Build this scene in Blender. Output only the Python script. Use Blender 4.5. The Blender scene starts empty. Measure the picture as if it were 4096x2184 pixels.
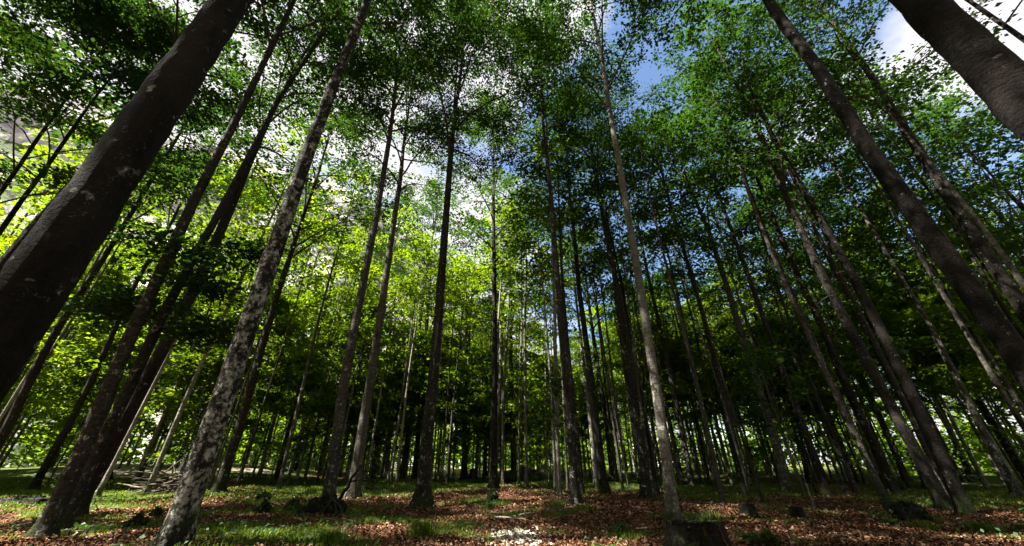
import bpy, math, random
import numpy as np
from mathutils import Vector

# ------------------------------------------------------------------ camera, sky, sun, exposure
scene = bpy.context.scene
COL = scene.collection
R = math.radians
PITCH = R(28.4); F = 1407.0; CX, CY = 2048.0, 1092.0; CAM_H = 1.2
cam_data = bpy.data.cameras.new('camera'); cam = bpy.data.objects.new('camera', cam_data); COL.objects.link(cam)
cam.location = (0, 0, CAM_H); cam.rotation_euler = (R(90) + PITCH, 0, 0)
cam_data.sensor_width = 36.0; cam_data.lens = F / 4096.0 * 36.0
cam_data.clip_start = 0.05; cam_data.clip_end = 3000
scene.camera = cam

SUN_DIR = Vector((-0.56, -0.16, 0.81)).normalized()          # towards the sun
SUN_EL = math.asin(SUN_DIR.z); SUN_AZ = math.atan2(SUN_DIR.x, SUN_DIR.y)

world = bpy.data.worlds.new('World'); scene.world = world; world.use_nodes = True
wn, wl = world.node_tree.nodes, world.node_tree.links
wn.clear()
w_out = wn.new('ShaderNodeOutputWorld'); w_bg = wn.new('ShaderNodeBackground')
w_sky = wn.new('ShaderNodeTexSky'); w_sky.sky_type = 'NISHITA'; w_sky.sun_disc = False
w_sky.sun_elevation = SUN_EL; w_sky.sun_rotation = SUN_AZ; w_sky.air_density = 1.0; w_sky.dust_density = 0.3; w_sky.ozone_density = 2.0
w_tc = wn.new('ShaderNodeTexCoord'); w_map = wn.new('ShaderNodeMapping'); w_map.inputs['Location'].default_value = (0.35, 0.0, 0.15)
w_map.inputs['Scale'].default_value = (1.0, 1.0, 1.6)
w_noise = wn.new('ShaderNodeTexNoise'); w_noise.inputs['Scale'].default_value = 2.1; w_noise.inputs['Detail'].default_value = 7; w_noise.inputs['Roughness'].default_value = 0.55
w_ramp = wn.new('ShaderNodeValToRGB'); w_ramp.color_ramp.elements[0].position = 0.44; w_ramp.color_ramp.elements[1].position = 0.56
w_mix = wn.new('ShaderNodeMix'); w_mix.data_type = 'RGBA'
w_noise2 = wn.new('ShaderNodeTexNoise'); w_noise2.inputs['Scale'].default_value = 5.0; w_noise2.inputs['Detail'].default_value = 5
w_cl = wn.new('ShaderNodeMix'); w_cl.data_type = 'RGBA'
w_cl.inputs['A'].default_value = (2.7, 2.65, 2.8, 1); w_cl.inputs['B'].default_value = (5.0, 4.8, 4.9, 1)   # grey and white of the clouds, in the sky's own units
wl.new(w_tc.outputs['Generated'], w_map.inputs['Vector']); wl.new(w_map.outputs['Vector'], w_noise.inputs['Vector'])
wl.new(w_tc.outputs['Generated'], w_noise2.inputs['Vector'])
w_dot = wn.new('ShaderNodeVectorMath'); w_dot.operation = 'DOT_PRODUCT'; wl.new(w_tc.outputs['Generated'], w_dot.inputs[0]); w_dot.inputs[1].default_value = (0.42, 0.62, 0.66)
w_gap = wn.new('ShaderNodeMapRange'); w_gap.inputs['From Min'].default_value = 0.72; w_gap.inputs['From Max'].default_value = 1.0; w_gap.inputs['To Min'].default_value = 0.10; w_gap.inputs['To Max'].default_value = -0.06
wl.new(w_dot.outputs['Value'], w_gap.inputs['Value'])
w_add = wn.new('ShaderNodeMath'); w_add.operation = 'ADD'; wl.new(w_noise.outputs['Fac'], w_add.inputs[0]); wl.new(w_gap.outputs['Result'], w_add.inputs[1])
wl.new(w_add.outputs[0], w_ramp.inputs['Fac']); wl.new(w_ramp.outputs['Color'], w_mix.inputs['Factor'])
wl.new(w_noise2.outputs['Fac'], w_cl.inputs['Factor'])
wl.new(w_sky.outputs['Color'], w_mix.inputs['A']); wl.new(w_cl.outputs['Result'], w_mix.inputs['B'])
wl.new(w_mix.outputs['Result'], w_bg.inputs['Color']); w_bg.inputs['Strength'].default_value = 0.052
wl.new(w_bg.outputs['Background'], w_out.inputs['Surface'])

sun_d = bpy.data.lights.new('sun', 'SUN'); sun_d.energy = 5.0; sun_d.angle = R(0.53); sun_d.color = (1.0, 0.95, 0.86)
sun = bpy.data.objects.new('sun', sun_d); COL.objects.link(sun)
sun.rotation_euler = SUN_DIR.to_track_quat('Z', 'Y').to_euler()

vs = scene.view_settings
vs.view_transform = 'Standard'; vs.look = 'None'; vs.gamma = 1.0; vs.use_curve_mapping = False
vs.exposure = 2.6
scene.render.engine = 'CYCLES'
cy = scene.cycles
cy.debug_use_spatial_splits = True; cy.max_bounces = 6; cy.diffuse_bounces = 4; cy.glossy_bounces = 1; cy.transmission_bounces = 3; cy.transparent_max_bounces = 4
cy.sample_clamp_indirect = 4.0; cy.caustics_reflective = False; cy.caustics_refractive = False

# ------------------------------------------------------------------ helpers
rng = np.random.default_rng(11)
FWD = np.array([0, math.cos(PITCH), math.sin(PITCH)]); UP = np.array([0, -math.sin(PITCH), math.cos(PITCH)])

def ray(px, py):                     # a viewing direction of the photograph, with unit depth along the lens axis
    return np.array([(px - CX) / F, 0, 0]) + FWD + UP * ((CY - py) / F)

def smooth(a, b, x):
    t = np.clip((np.asarray(x, float) - a) / (b - a), 0, 1); return t * t * (3 - 2 * t)

def terrain(x, y):
    x = np.asarray(x, float); y = np.asarray(y, float)
    z = 0.07 * np.sin(x * 0.55 + 0.4 * y + 1.0) + 0.06 * np.sin(0.8 * y - 0.3 * x) + 0.035 * np.sin(1.9 * x + 0.7) * np.sin(1.6 * y + 0.2)
    z += 0.02 * np.sin(4.1 * x + 1.3 * y) * np.sin(3.7 * y - 0.8 * x)
    d = np.hypot(x, y)
    z += 0.35 * smooth(20, 60, d) * np.sin(0.11 * x + 0.13 * y)
    z += .8 * smooth(29, 46, d) * smooth(-14, -36, np.degrees(np.arctan2(x, np.maximum(y, .01))))      # foot of the slope on the left
    return z

def ground_at(px, py):
    d = ray(px, py); p = np.array([0, 0, CAM_H])
    t = CAM_H / max(-d[2], 0.012)
    for _ in range(12):
        q = p + d * t; t += (q[2] - float(terrain(q[0], q[1]))) / max(-d[2], 0.05) * 0.7
        t = min(max(t, 1.0), 90)
    q = p + d * t; q[2] = float(terrain(q[0], q[1])); return q

def mesh_obj(name, verts, faces, mat, parent=None, smooth_shade=False, loc=None):
    me = bpy.data.meshes.new(name)
    verts = np.asarray(verts, np.float32); 
    if isinstance(faces, np.ndarray):
        n, k = faces.shape
        me.vertices.add(len(verts)); me.vertices.foreach_set('co', verts.ravel())
        me.loops.add(n * k); me.loops.foreach_set('vertex_index', faces.ravel().astype(np.int32))
        me.polygons.add(n); me.polygons.foreach_set('loop_start', np.arange(0, n * k, k, dtype=np.int32))
        me.polygons.foreach_set('loop_total', np.full(n, k, np.int32))
        me.update(calc_edges=True)
    else:
        me.from_pydata(verts.tolist(), [], [list(f) for f in faces])
    if smooth_shade: me.polygons.foreach_set('use_smooth', np.ones(len(me.polygons), bool))
    me.materials.append(mat)
    o = bpy.data.objects.new(name, me); COL.objects.link(o)
    if parent is not None: o.parent = parent
    if loc is not None: o.location = loc
    return o

def tag(o, label=None, cat=None, group=None, kind=None):
    if label: o['label'] = label
    if cat: o['category'] = cat
    if group: o['group'] = group
    if kind: o['kind'] = kind
    return o

def empty(name, loc, rz=0.0):
    e = bpy.data.objects.new(name, None); COL.objects.link(e); e.location = loc; e.rotation_euler = (0, 0, rz); e.empty_display_size = 0.3
    return e

def copy_tree(root, loc, rz, sc):
    r = root.copy(); COL.objects.link(r); r.location = loc; r.rotation_euler = (0, 0, rz); r.scale = sc
    for ch in root.children:
        c = ch.copy(); COL.objects.link(c); c.parent = r
        for g in ch.children:
            k = g.copy(); COL.objects.link(k); k.parent = c
    return r

class MB:                                     # gathers quads
    def __init__(s): s.v = []; s.f = []; s.n = 0
    def add(s, v, f):
        s.v.append(np.asarray(v, float)); s.f.append(np.asarray(f, int) + s.n); s.n += len(v)
    def build(s, name, mat, parent=None, sm=True, loc=None):
        return mesh_obj(name, np.concatenate(s.v), np.concatenate(s.f), mat, parent, sm, loc)

def tube(pts, rad, sides=8, lobes=None, rg=None, rough=0.0, cap=False):
    pts = np.asarray(pts, float); rad = np.asarray(rad, float); n = len(pts)
    tan = np.gradient(pts, axis=0); tan /= np.linalg.norm(tan, axis=1)[:, None] + 1e-9
    ref = np.array([1.0, 0.13, 0.07]) if abs(tan[:, 2]).mean() > 0.6 else np.array([0.05, 0.1, 1.0])
    a = np.cross(tan, ref); a /= np.linalg.norm(a, axis=1)[:, None] + 1e-9
    b = np.cross(tan, a)
    ph = np.linspace(0, 2 * np.pi, sides, endpoint=False)
    rr = np.repeat(rad[:, None], sides, 1)
    if lobes is not None: rr = rr * lobes(np.arange(n), ph)
    if rough and rg is not None: rr = rr * (1 + rough * rg.standard_normal((n, sides)))
    v = pts[:, None, :] + rr[:, :, None] * (a[:, None, :] * np.cos(ph)[None, :, None] + b[:, None, :] * np.sin(ph)[None, :, None])
    i = np.arange(n - 1)[:, None] * sides; j = np.arange(sides)[None, :]; jn = (j + 1) % sides
    f = np.stack([i + j, i + jn, i + sides + jn, i + sides + j], -1).reshape(-1, 4)
    v = v.reshape(-1, 3)
    if cap:
        m = len(v); v = np.concatenate([v, pts[:1], pts[-1:]])
        j1 = np.arange(sides); j2 = (j1 + 1) % sides; e = (n - 1) * sides
        f = np.concatenate([f, np.stack([j1, np.full(sides, m), np.full(sides, m), j2], -1)[:, [0, 1, 1, 3]] * 0 + np.stack([j2, j1, np.full(sides, m), np.full(sides, m)], -1) ])[:len(f) + sides]
        f = np.concatenate([f, np.stack([e + j1, e + j2, np.full(sides, m + 1), np.full(sides, m + 1)], -1)])
    return v, f

def leaf_quads(c, d, nrm, ln, wd, fold=0.18):
    """diamond leaves: c base points, d directions, nrm normals, ln lengths, wd widths"""
    s = np.cross(nrm, d); s /= np.linalg.norm(s, axis=1)[:, None] + 1e-9
    nn = np.cross(d, s)
    ln = ln[:, None]; wd = wd[:, None]
    v0 = c; v2 = c + d * ln - nn * ln * 0.10
    m = c + d * ln * 0.45 + nn * wd * fold
    v1 = m + s * wd * 0.5; v3 = m - s * wd * 0.5
    v = np.stack([v0, v3, v2, v1], 1).reshape(-1, 3)
    f = np.arange(len(c) * 4).reshape(-1, 4)
    return v, f

def unit(a): return a / (np.linalg.norm(a, axis=-1, keepdims=True) + 1e-9)

# ------------------------------------------------------------------ materials
def new_mat(name):
    m = bpy.data.materials.new(name); m.use_nodes = True; m.node_tree.nodes.clear()
    return m, m.node_tree.nodes, m.node_tree.links

def N(nodes, kind, **kw):
    n = nodes.new(kind)
    for k, v in kw.items():
        if k in n.inputs: n.inputs[k].default_value = v
        else: setattr(n, k, v)
    return n

def mixc(nodes, links, fac, a, b):
    m = nodes.new('ShaderNodeMix'); m.data_type = 'RGBA'
    for key, val in (('Factor', fac), ('A', a), ('B', b)):
        if hasattr(val, 'links') or isinstance(val, bpy.types.NodeSocket): links.new(val, m.inputs[key])
        else: m.inputs[key].default_value = val
    return m.outputs['Result']

def ramp(nodes, links, fac, p0, p1):
    r = nodes.new('ShaderNodeMapRange'); r.interpolation_type = 'SMOOTHSTEP'
    r.inputs['From Min'].default_value = p0; r.inputs['From Max'].default_value = p1
    links.new(fac, r.inputs['Value']); return r.outputs['Result']

def mathn(nodes, links, op, a, b):
    m = nodes.new('ShaderNodeMath'); m.operation = op
    for i, val in enumerate((a, b)):
        if isinstance(val, bpy.types.NodeSocket): links.new(val, m.inputs[i])
        else: m.inputs[i].default_value = val
    return m.outputs[0]

def leaf_material(name, c_dark, c_mid, c_light, trans=0.5, t_tint=(1.5, 1.45, 0.5)):
    m, n, l = new_mat(name)
    geo = n.new('ShaderNodeNewGeometry'); oi = n.new('ShaderNodeObjectInfo')
    tc = n.new('ShaderNodeTexCoord')
    no = N(n, 'ShaderNodeTexNoise', Scale=0.55, Detail=3.0); l.new(tc.outputs['Object'], no.inputs['Vector'])
    f1 = mathn(n, l, 'MULTIPLY_ADD', geo.outputs['Random Per Island'], 0.55)
    n_add = f1.node; n_add.inputs[2].default_value = 0.0
    l.new(mathn(n, l, 'MULTIPLY', no.outputs['Fac'], 0.5), n_add.inputs[2])
    f2 = mathn(n, l, 'ADD', f1, mathn(n, l, 'MULTIPLY', mathn(n, l, 'SUBTRACT', oi.outputs['Random'], 0.5), 0.35))
    ca = mixc(n, l, ramp(n, l, f2, 0.1, 0.6), c_dark, c_mid)
    cb = mixc(n, l, ramp(n, l, f2, 0.6, 1.0), ca, c_light)
    dif = n.new('ShaderNodeBsdfDiffuse'); l.new(cb, dif.inputs['Color'])
    tr = n.new('ShaderNodeBsdfTranslucent')
    tm = n.new('ShaderNodeMix'); tm.data_type = 'RGBA'; tm.blend_type = 'MULTIPLY'; tm.inputs['Factor'].default_value = 1.0
    l.new(cb, tm.inputs['A']); tm.inputs['B'].default_value = (*t_tint, 1); l.new(tm.outputs['Result'], tr.inputs['Color'])
    mx = n.new('ShaderNodeMixShader'); mx.inputs['Fac'].default_value = trans
    l.new(dif.outputs[0], mx.inputs[1]); l.new(tr.outputs[0], mx.inputs[2])
    gl = N(n, 'ShaderNodeBsdfGlossy', Roughness=0.42); gl.inputs['Color'].default_value = (0.7, 0.75, 0.7, 1)
    mx2 = n.new('ShaderNodeMixShader'); mx2.inputs['Fac'].default_value = 0.02
    l.new(mx.outputs[0], mx2.inputs[1]); l.new(gl.outputs[0], mx2.inputs[2])
    o = n.new('ShaderNodeOutputMaterial'); l.new(mx2.outputs[0], o.inputs['Surface'])
    return m

M_LEAF = leaf_material('beech_leaf', (0.011, 0.031, 0.010, 1), (0.022, 0.058, 0.013, 1), (0.048, 0.090, 0.014, 1), .54, (1.6, 1.55, .5))  # dark leaf, canopy shade partly put into its colour
M_LEAF_LIT = leaf_material('lit_beech_leaf', (0.038, 0.082, 0.008, 1), (0.082, 0.148, 0.010, 1), (0.140, 0.185, 0.012, 1), 0.6, (2.1, 1.85, .4))  # yellow-green of young leaves plus sunlit brightness put into the colour
M_NEEDLE = leaf_material('spruce_needles', (0.010, 0.026, 0.012, 1), (0.018, 0.042, 0.016, 1), (0.030, 0.060, 0.020, 1), 0.15)
M_GRASS = leaf_material('grass_blade', (0.060, 0.105, 0.012, 1), (0.115, 0.170, 0.018, 1), (0.190, 0.215, 0.045, 1), 0.4)
M_HERB = leaf_material('herb_leaf', (0.030, 0.080, 0.030, 1), (0.055, 0.120, 0.045, 1), (0.090, 0.150, 0.060, 1), 0.4)
M_MOSS = leaf_material('moss', (0.015, 0.028, 0.006, 1), (0.032, 0.052, 0.010, 1), (0.065, 0.085, 0.018, 1), 0.2)

def bark_material():
    m, n, l = new_mat('beech_bark')
    tc = n.new('ShaderNodeTexCoord'); oi = n.new('ShaderNodeObjectInfo')
    sep = n.new('ShaderNodeSeparateColor'); l.new(oi.outputs['Color'], sep.inputs[0])     # red: how much lichen, green: how grey the bark
    off = n.new('ShaderNodeVectorMath'); off.operation = 'ADD'; l.new(tc.outputs['Object'], off.inputs[0])
    cmb = n.new('ShaderNodeCombineXYZ'); l.new(mathn(n, l, 'MULTIPLY', oi.outputs['Random'], 57.0), cmb.inputs[0]); l.new(cmb.outputs[0], off.inputs[1])
    P = off.outputs[0]
    def noise(scale, detail, rough=0.6, stretch=None):
        v = P
        if stretch:
            mp = n.new('ShaderNodeMapping'); mp.inputs['Scale'].default_value = stretch; l.new(P, mp.inputs['Vector']); v = mp.outputs[0]
        t = N(n, 'ShaderNodeTexNoise', Scale=scale, Detail=detail, Roughness=rough); l.new(v, t.inputs['Vector']); return t.outputs['Fac']
    big = noise(1.1, 4); fine = noise(16, 5, 0.7); rings = noise(5.0, 4, 0.6, (0.5, 0.5, 4.0)); vert = noise(9.0, 4, 0.6, (2.0, 2.0, 0.25))
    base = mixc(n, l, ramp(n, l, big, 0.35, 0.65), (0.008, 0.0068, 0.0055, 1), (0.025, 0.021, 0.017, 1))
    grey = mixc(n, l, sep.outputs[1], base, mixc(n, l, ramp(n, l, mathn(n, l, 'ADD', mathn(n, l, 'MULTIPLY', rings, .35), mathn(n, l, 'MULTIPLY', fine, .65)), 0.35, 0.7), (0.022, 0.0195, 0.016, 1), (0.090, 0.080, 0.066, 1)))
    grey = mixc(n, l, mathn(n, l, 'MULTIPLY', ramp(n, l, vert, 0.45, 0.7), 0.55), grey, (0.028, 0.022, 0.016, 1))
    grey = mixc(n, l, sep.outputs[2], grey, mixc(n, l, ramp(n, l, mathn(n, l, 'ADD', mathn(n, l, 'MULTIPLY', rings, .5), mathn(n, l, 'MULTIPLY', fine, .5)), 0.35, 0.65), (0.16, 0.14, 0.115, 1), (0.36, 0.33, 0.285, 1)))  # pale smooth bark, with light on the far trunks put into the colour
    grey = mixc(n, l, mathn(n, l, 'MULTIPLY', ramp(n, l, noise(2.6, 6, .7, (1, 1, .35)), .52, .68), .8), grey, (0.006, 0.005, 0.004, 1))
    # pale crusts of lichen, in blotches of several sizes
    li = noise(4.2, 8, 0.72, (1, 1, 0.75)); li2 = noise(13.0, 5, 0.7, (1, 1, 0.8))
    thr = mathn(n, l, 'SUBTRACT', 0.74, mathn(n, l, 'MULTIPLY', sep.outputs[0], 0.28))
    s1 = mathn(n, l, 'SUBTRACT', mathn(n, l, 'ADD', mathn(n, l, 'MULTIPLY', li, 0.7), mathn(n, l, 'MULTIPLY', li2, 0.3)), thr)
    szz = n.new('ShaderNodeSeparateXYZ'); l.new(tc.outputs['Object'], szz.inputs[0])
    s1 = mathn(n, l, 'ADD', s1, mathn(n, l, 'MULTIPLY', ramp(n, l, szz.outputs[2], 9.0, 0.5), 0.05))
    lich = mathn(n, l, 'MULTIPLY', ramp(n, l, s1, -0.03, 0.05), ramp(n, l, fine, 0.32, 0.50))
    vo = n.new('ShaderNodeTexVoronoi'); vo.inputs['Scale'].default_value = 9.0; vo.inputs['Randomness'].default_value = 1.0
    wob = n.new('ShaderNodeVectorMath'); wob.operation = 'ADD'; l.new(P, wob.inputs[0])
    nv = N(n, 'ShaderNodeTexNoise', Scale=9.0, Detail=2.0); l.new(P, nv.inputs['Vector'])
    sc = n.new('ShaderNodeVectorMath'); sc.operation = 'SCALE'; sc.inputs['Scale'].default_value = 0.14; l.new(nv.outputs['Color'], sc.inputs[0]); l.new(sc.outputs[0], wob.inputs[1])
    l.new(wob.outputs[0], vo.inputs['Vector'])
    vs_ = n.new('ShaderNodeSeparateColor'); l.new(vo.outputs['Color'], vs_.inputs[0])
    spot_r = mathn(n, l, 'MULTIPLY', mathn(n, l, 'SUBTRACT', vs_.outputs[0], 0.55), 0.8)
    spots = ramp(n, l, mathn(n, l, 'SUBTRACT', spot_r, vo.outputs['Distance']), -0.02, 0.05)
    spots = mathn(n, l, 'MULTIPLY', mathn(n, l, 'MULTIPLY', spots, vs_.outputs[1]), ramp(n, l, fine, 0.25, 0.6))
    speck = ramp(n, l, mathn(n, l, 'ADD', mathn(n, l, 'MULTIPLY', noise(34, 3, .6), .6), mathn(n, l, 'MULTIPLY', li, .4)), .59, .65)
    lf = mathn(n, l, 'MAXIMUM', mathn(n, l, 'MAXIMUM', lich, spots), mathn(n, l, 'MULTIPLY', speck, mathn(n, l, 'MULTIPLY', sep.outputs[0], .8)))
    lcol = mixc(n, l, ramp(n, l, li2, .35, .65), (0.14, 0.137, 0.10, 1), (0.60, 0.57, 0.49, 1))
    c = mixc(n, l, lf, grey, lcol)
    # moss on the root flare
    sx = n.new('ShaderNodeSeparateXYZ'); l.new(tc.outputs['Object'], sx.inputs[0])
    ms = mathn(n, l, 'MULTIPLY', ramp(n, l, sx.outputs[2], 0.75, 0.05), ramp(n, l, noise(3.0, 5), 0.46, 0.60))
    c = mixc(n, l, ms, c, (0.040, 0.058, 0.012, 1))
    bs = N(n, 'ShaderNodeBsdfPrincipled', Roughness=0.9); bs.inputs['Specular IOR Level'].default_value = 0.15; l.new(c, bs.inputs['Base Color'])
    bp = N(n, 'ShaderNodeBump', Strength=1.0, Distance=0.05)
    l.new(mathn(n, l, 'ADD', mathn(n, l, 'ADD', fine, mathn(n, l, 'MULTIPLY', rings, 0.3)), mathn(n, l, 'MULTIPLY', lf, 0.35)), bp.inputs['Height']); l.new(bp.outputs[0], bs.inputs['Normal'])
    o = n.new('ShaderNodeOutputMaterial'); l.new(bs.outputs[0], o.inputs['Surface'])
    return m
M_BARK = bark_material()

def simple_mat(name, c1, c2, scale, rough=0.9, bump=0.4, c3=None, t3=(0.55, 0.65), stretch=None):
    m, n, l = new_mat(name)
    tc = n.new('ShaderNodeTexCoord'); P = tc.outputs['Object']
    if stretch:
        mp = n.new('ShaderNodeMapping'); mp.inputs['Scale'].default_value = stretch; l.new(P, mp.inputs['Vector']); P = mp.outputs[0]
    a = N(n, 'ShaderNodeTexNoise', Scale=scale, Detail=7.0, Roughness=0.65); l.new(P, a.inputs['Vector'])
    c = mixc(n, l, ramp(n, l, a.outputs['Fac'], 0.3, 0.7), c1, c2)
    if c3:
        b = N(n, 'ShaderNodeTexNoise', Scale=scale * 0.31, Detail=6.0, Roughness=0.65); l.new(tc.outputs['Object'], b.inputs['Vector'])
        c = mixc(n, l, ramp(n, l, b.outputs['Fac'], *t3), c, c3)
    bs = N(n, 'ShaderNodeBsdfPrincipled', Roughness=rough); bs.inputs['Specular IOR Level'].default_value = 0.2; l.new(c, bs.inputs['Base Color'])
    bp = N(n, 'ShaderNodeBump', Strength=bump, Distance=0.03); l.new(a.outputs['Fac'], bp.inputs['Height']); l.new(bp.outputs[0], bs.inputs['Normal'])
    o = n.new('ShaderNodeOutputMaterial'); l.new(bs.outputs[0], o.inputs['Surface'])
    return m
M_TWIG = simple_mat('branch_bark', (0.030, 0.024, 0.019, 1), (0.080, 0.066, 0.052, 1), 9)
M_DEAD = simple_mat('dead_wood', (0.10, 0.075, 0.055, 1), (0.28, 0.23, 0.18, 1), 7, stretch=(1, 1, 1))
M_PALEWOOD = simple_mat('bleached_wood', (0.24, 0.20, 0.15, 1), (0.50, 0.44, 0.35, 1), 6)
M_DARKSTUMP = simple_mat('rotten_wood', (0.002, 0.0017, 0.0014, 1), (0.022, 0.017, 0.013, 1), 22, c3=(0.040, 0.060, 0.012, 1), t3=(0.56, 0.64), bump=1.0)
M_STUMPTOP = simple_mat('mossy_cut_top', (0.014, 0.018, 0.007, 1), (0.055, 0.058, 0.022, 1), 12, bump=0.9)
M_REDROT = simple_mat('red_rotten_wood', (0.05, 0.018, 0.010, 1), (0.17, 0.065, 0.034, 1), 9, bump=0.8)
M_SUNSPOT = simple_mat('sun_spot_flake', (0.50, 0.45, 0.36, 1), (0.80, 0.75, 0.64, 1), 9)  # overbright sunlight on the litter, painted as a pale colour
M_MOUND = simple_mat('mossy_stone', (0.020, 0.018, 0.014, 1), (0.070, 0.060, 0.048, 1), 5, c3=(0.040, 0.065, 0.012, 1), t3=(0.44, 0.56), bump=0.9)
M_ROCK = simple_mat('pale_limestone', (0.20, 0.18, 0.17, 1), (0.62, 0.56, 0.53, 1), 0.16, c3=(0.055, 0.085, 0.022, 1), t3=(0.52, 0.55), bump=1.0)
for _n in M_ROCK.node_tree.nodes:
    if _n.type == 'BUMP': _n.inputs['Distance'].default_value = 1.5

def litter_leaf_mat():
    m, n, l = new_mat('fallen_beech_leaf')
    geo = n.new('ShaderNodeNewGeometry')
    r = n.new('ShaderNodeValToRGB'); l.new(geo.outputs['Random Per Island'], r.inputs[0])
    e = r.color_ramp.elements; e[0].position = 0.0; e[0].color = (0.040, 0.022, 0.015, 1); e[1].position = 1.0; e[1].color = (0.44, 0.35, 0.25, 1)
    for p, c in ((0.35, (0.115, 0.056, 0.030, 1)), (0.7, (0.195, 0.098, 0.052, 1)), (0.92, (0.34, 0.20, 0.13, 1))):
        x = e.new(p); x.color = c
    d = n.new('ShaderNodeBsdfDiffuse'); l.new(r.outputs[0], d.inputs[0])
    o = n.new('ShaderNodeOutputMaterial'); l.new(d.outputs[0], o.inputs['Surface'])
    return m
M_LITTER = litter_leaf_mat()

def ground_mat():
    m, n, l = new_mat('forest_floor')
    tc = n.new('ShaderNodeTexCoord'); P = tc.outputs['Object']
    at = n.new('ShaderNodeAttribute'); at.attribute_name = 'green'
    a = N(n, 'ShaderNodeTexNoise', Scale=11.0, Detail=8.0, Roughness=0.75); l.new(P, a.inputs['Vector'])
    v = n.new('ShaderNodeTexVoronoi'); v.inputs['Scale'].default_value = 14.0; l.new(P, v.inputs['Vector'])
    sv = n.new('ShaderNodeSeparateColor'); l.new(v.outputs['Color'], sv.inputs[0])
    br = mixc(n, l, sv.outputs[0], (0.050, 0.022, 0.012, 1), (0.20, 0.090, 0.045, 1))
    br = mixc(n, l, ramp(n, l, a.outputs['Fac'], 0.45, 0.75), br, (0.035, 0.024, 0.016, 1))
    gr = mixc(n, l, ramp(n, l, a.outputs['Fac'], 0.3, 0.7), (0.030, 0.050, 0.009, 1), (0.090, 0.115, 0.020, 1))
    gsum = mathn(n, l, 'ADD', at.outputs['Fac'], mathn(n, l, 'MULTIPLY', mathn(n, l, 'SUBTRACT', a.outputs['Fac'], 0.5), 0.9))
    c = mixc(n, l, ramp(n, l, gsum, 0.42, 0.60), br, gr)
    at2 = n.new('ShaderNodeAttribute'); at2.attribute_name = 'sunlit_gravel'
    c = mixc(n, l, ramp(n, l, mathn(n, l, 'ADD', at2.outputs['Fac'], mathn(n, l, 'MULTIPLY', mathn(n, l, 'SUBTRACT', a.outputs['Fac'], 0.5), 0.8)), .35, .6), c, (0.22, 0.19, 0.15, 1))  # sunlit brightness of the gravel painted into the ground
    bs = N(n, 'ShaderNodeBsdfPrincipled', Roughness=0.95); bs.inputs['Specular IOR Level'].default_value = 0.1; l.new(c, bs.inputs['Base Color'])
    bp = N(n, 'ShaderNodeBump', Strength=0.8, Distance=0.04); l.new(a.outputs['Fac'], bp.inputs['Height']); l.new(bp.outputs[0], bs.inputs['Normal'])
    o = n.new('ShaderNodeOutputMaterial'); l.new(bs.outputs[0], o.inputs['Surface'])
    return m
M_GROUND = ground_mat()

# ------------------------------------------------------------------ ground: where it is mossy or grassy, where leaf litter lies
BLOBS = []                                          # (x, y, radius across, radius deep, weight) of green patches, found from the photograph
def blob(px, py, wpx, ry, w=1.0):
    g = ground_at(px, py); dep = float(np.dot(g - np.array([0, 0, CAM_H]), FWD))
    BLOBS.append((g[0], g[1], wpx * dep / F, ry, w))
for a in ((560, 1975, 210, 1.6, 1.2), (420, 2080, 120, 0.7, .6), (1180, 1960, 230, 1.8, .9), (1560, 1950, 200, 2.2, 1.0), (1820, 1940, 240, 2.6, 1.0), (100, 2010, 130, 0.8, .8),
          (960, 2130, 190, 0.7, .7), (1300, 2150, 190, 0.45, .6), (1690, 2135, 80, .5, .9), (2240, 2010, 90, .6, .8), (2300, 1945, 260, 2.5, .8), (2560, 1950, 300, 2.4, .7),
          (2860, 1985, 230, 1.2, 1.0), (3200, 1965, 260, 2.4, .9), (3450, 1975, 220, 1.5, 1.0), (3750, 2010, 330, 1.5, .9), (3640, 2070, 150, .6, .8), (3950, 2120, 160, .5, .8),
          (2520, 2150, 130, .35, .9), (2230, 2140, 60, .3, .8), (3230, 2170, 80, .25, .9), (1740, 2020, 90, .6, .7), (1960, 2010, 110, .7, .6), (3000, 2165, 60, .3, .7), (60, 2100, 110, .5, .6), (760, 2060, 120, .6, .6),
          (1200, 2080, 200, .7, .5), (1550, 2080, 160, .6, .4), (3900, 1960, 250, 2.0, .8)):
    blob(*a)
def green_at(x, y):
    x = np.asarray(x, float); y = np.asarray(y, float); g = np.zeros_like(x)
    for bx, by, rx, ry, w in BLOBS:
        g = np.maximum(g, w * np.exp(-(((x - bx) / rx) ** 2 + ((y - by) / ry) ** 2) * 1.1))
    far = smooth(13, 24, np.hypot(x, y)) * (0.66 + 0.3 * np.sin(0.35 * x + 0.2 * y) * np.sin(0.3 * y + 1))
    g = np.maximum(g, far)
    pat = np.sin(.9 * x + 1.1 * np.sin(.7 * y)) * np.sin(1.15 * y + .8 * np.sin(.6 * x + 1)) + .6 * np.sin(2.3 * x + 1.1 * y + 2) * np.sin(2.9 * y - 1.2 * x)
    left = np.interp(np.degrees(np.arctan2(x, np.maximum(y, .1))), [-60, -25, 0, 20, 60], [.36, .38, .20, .08, .18])
    g = np.maximum(g, .40 * pat + left)
    g += 0.16 * np.sin(1.7 * x + 2.3 * y) * np.sin(2.1 * y - 0.9 * x) + .10 * np.sin(5.3 * x - 2.2 * y) * np.sin(4.7 * y + x)
    return np.clip(g, 0, 1)

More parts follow.
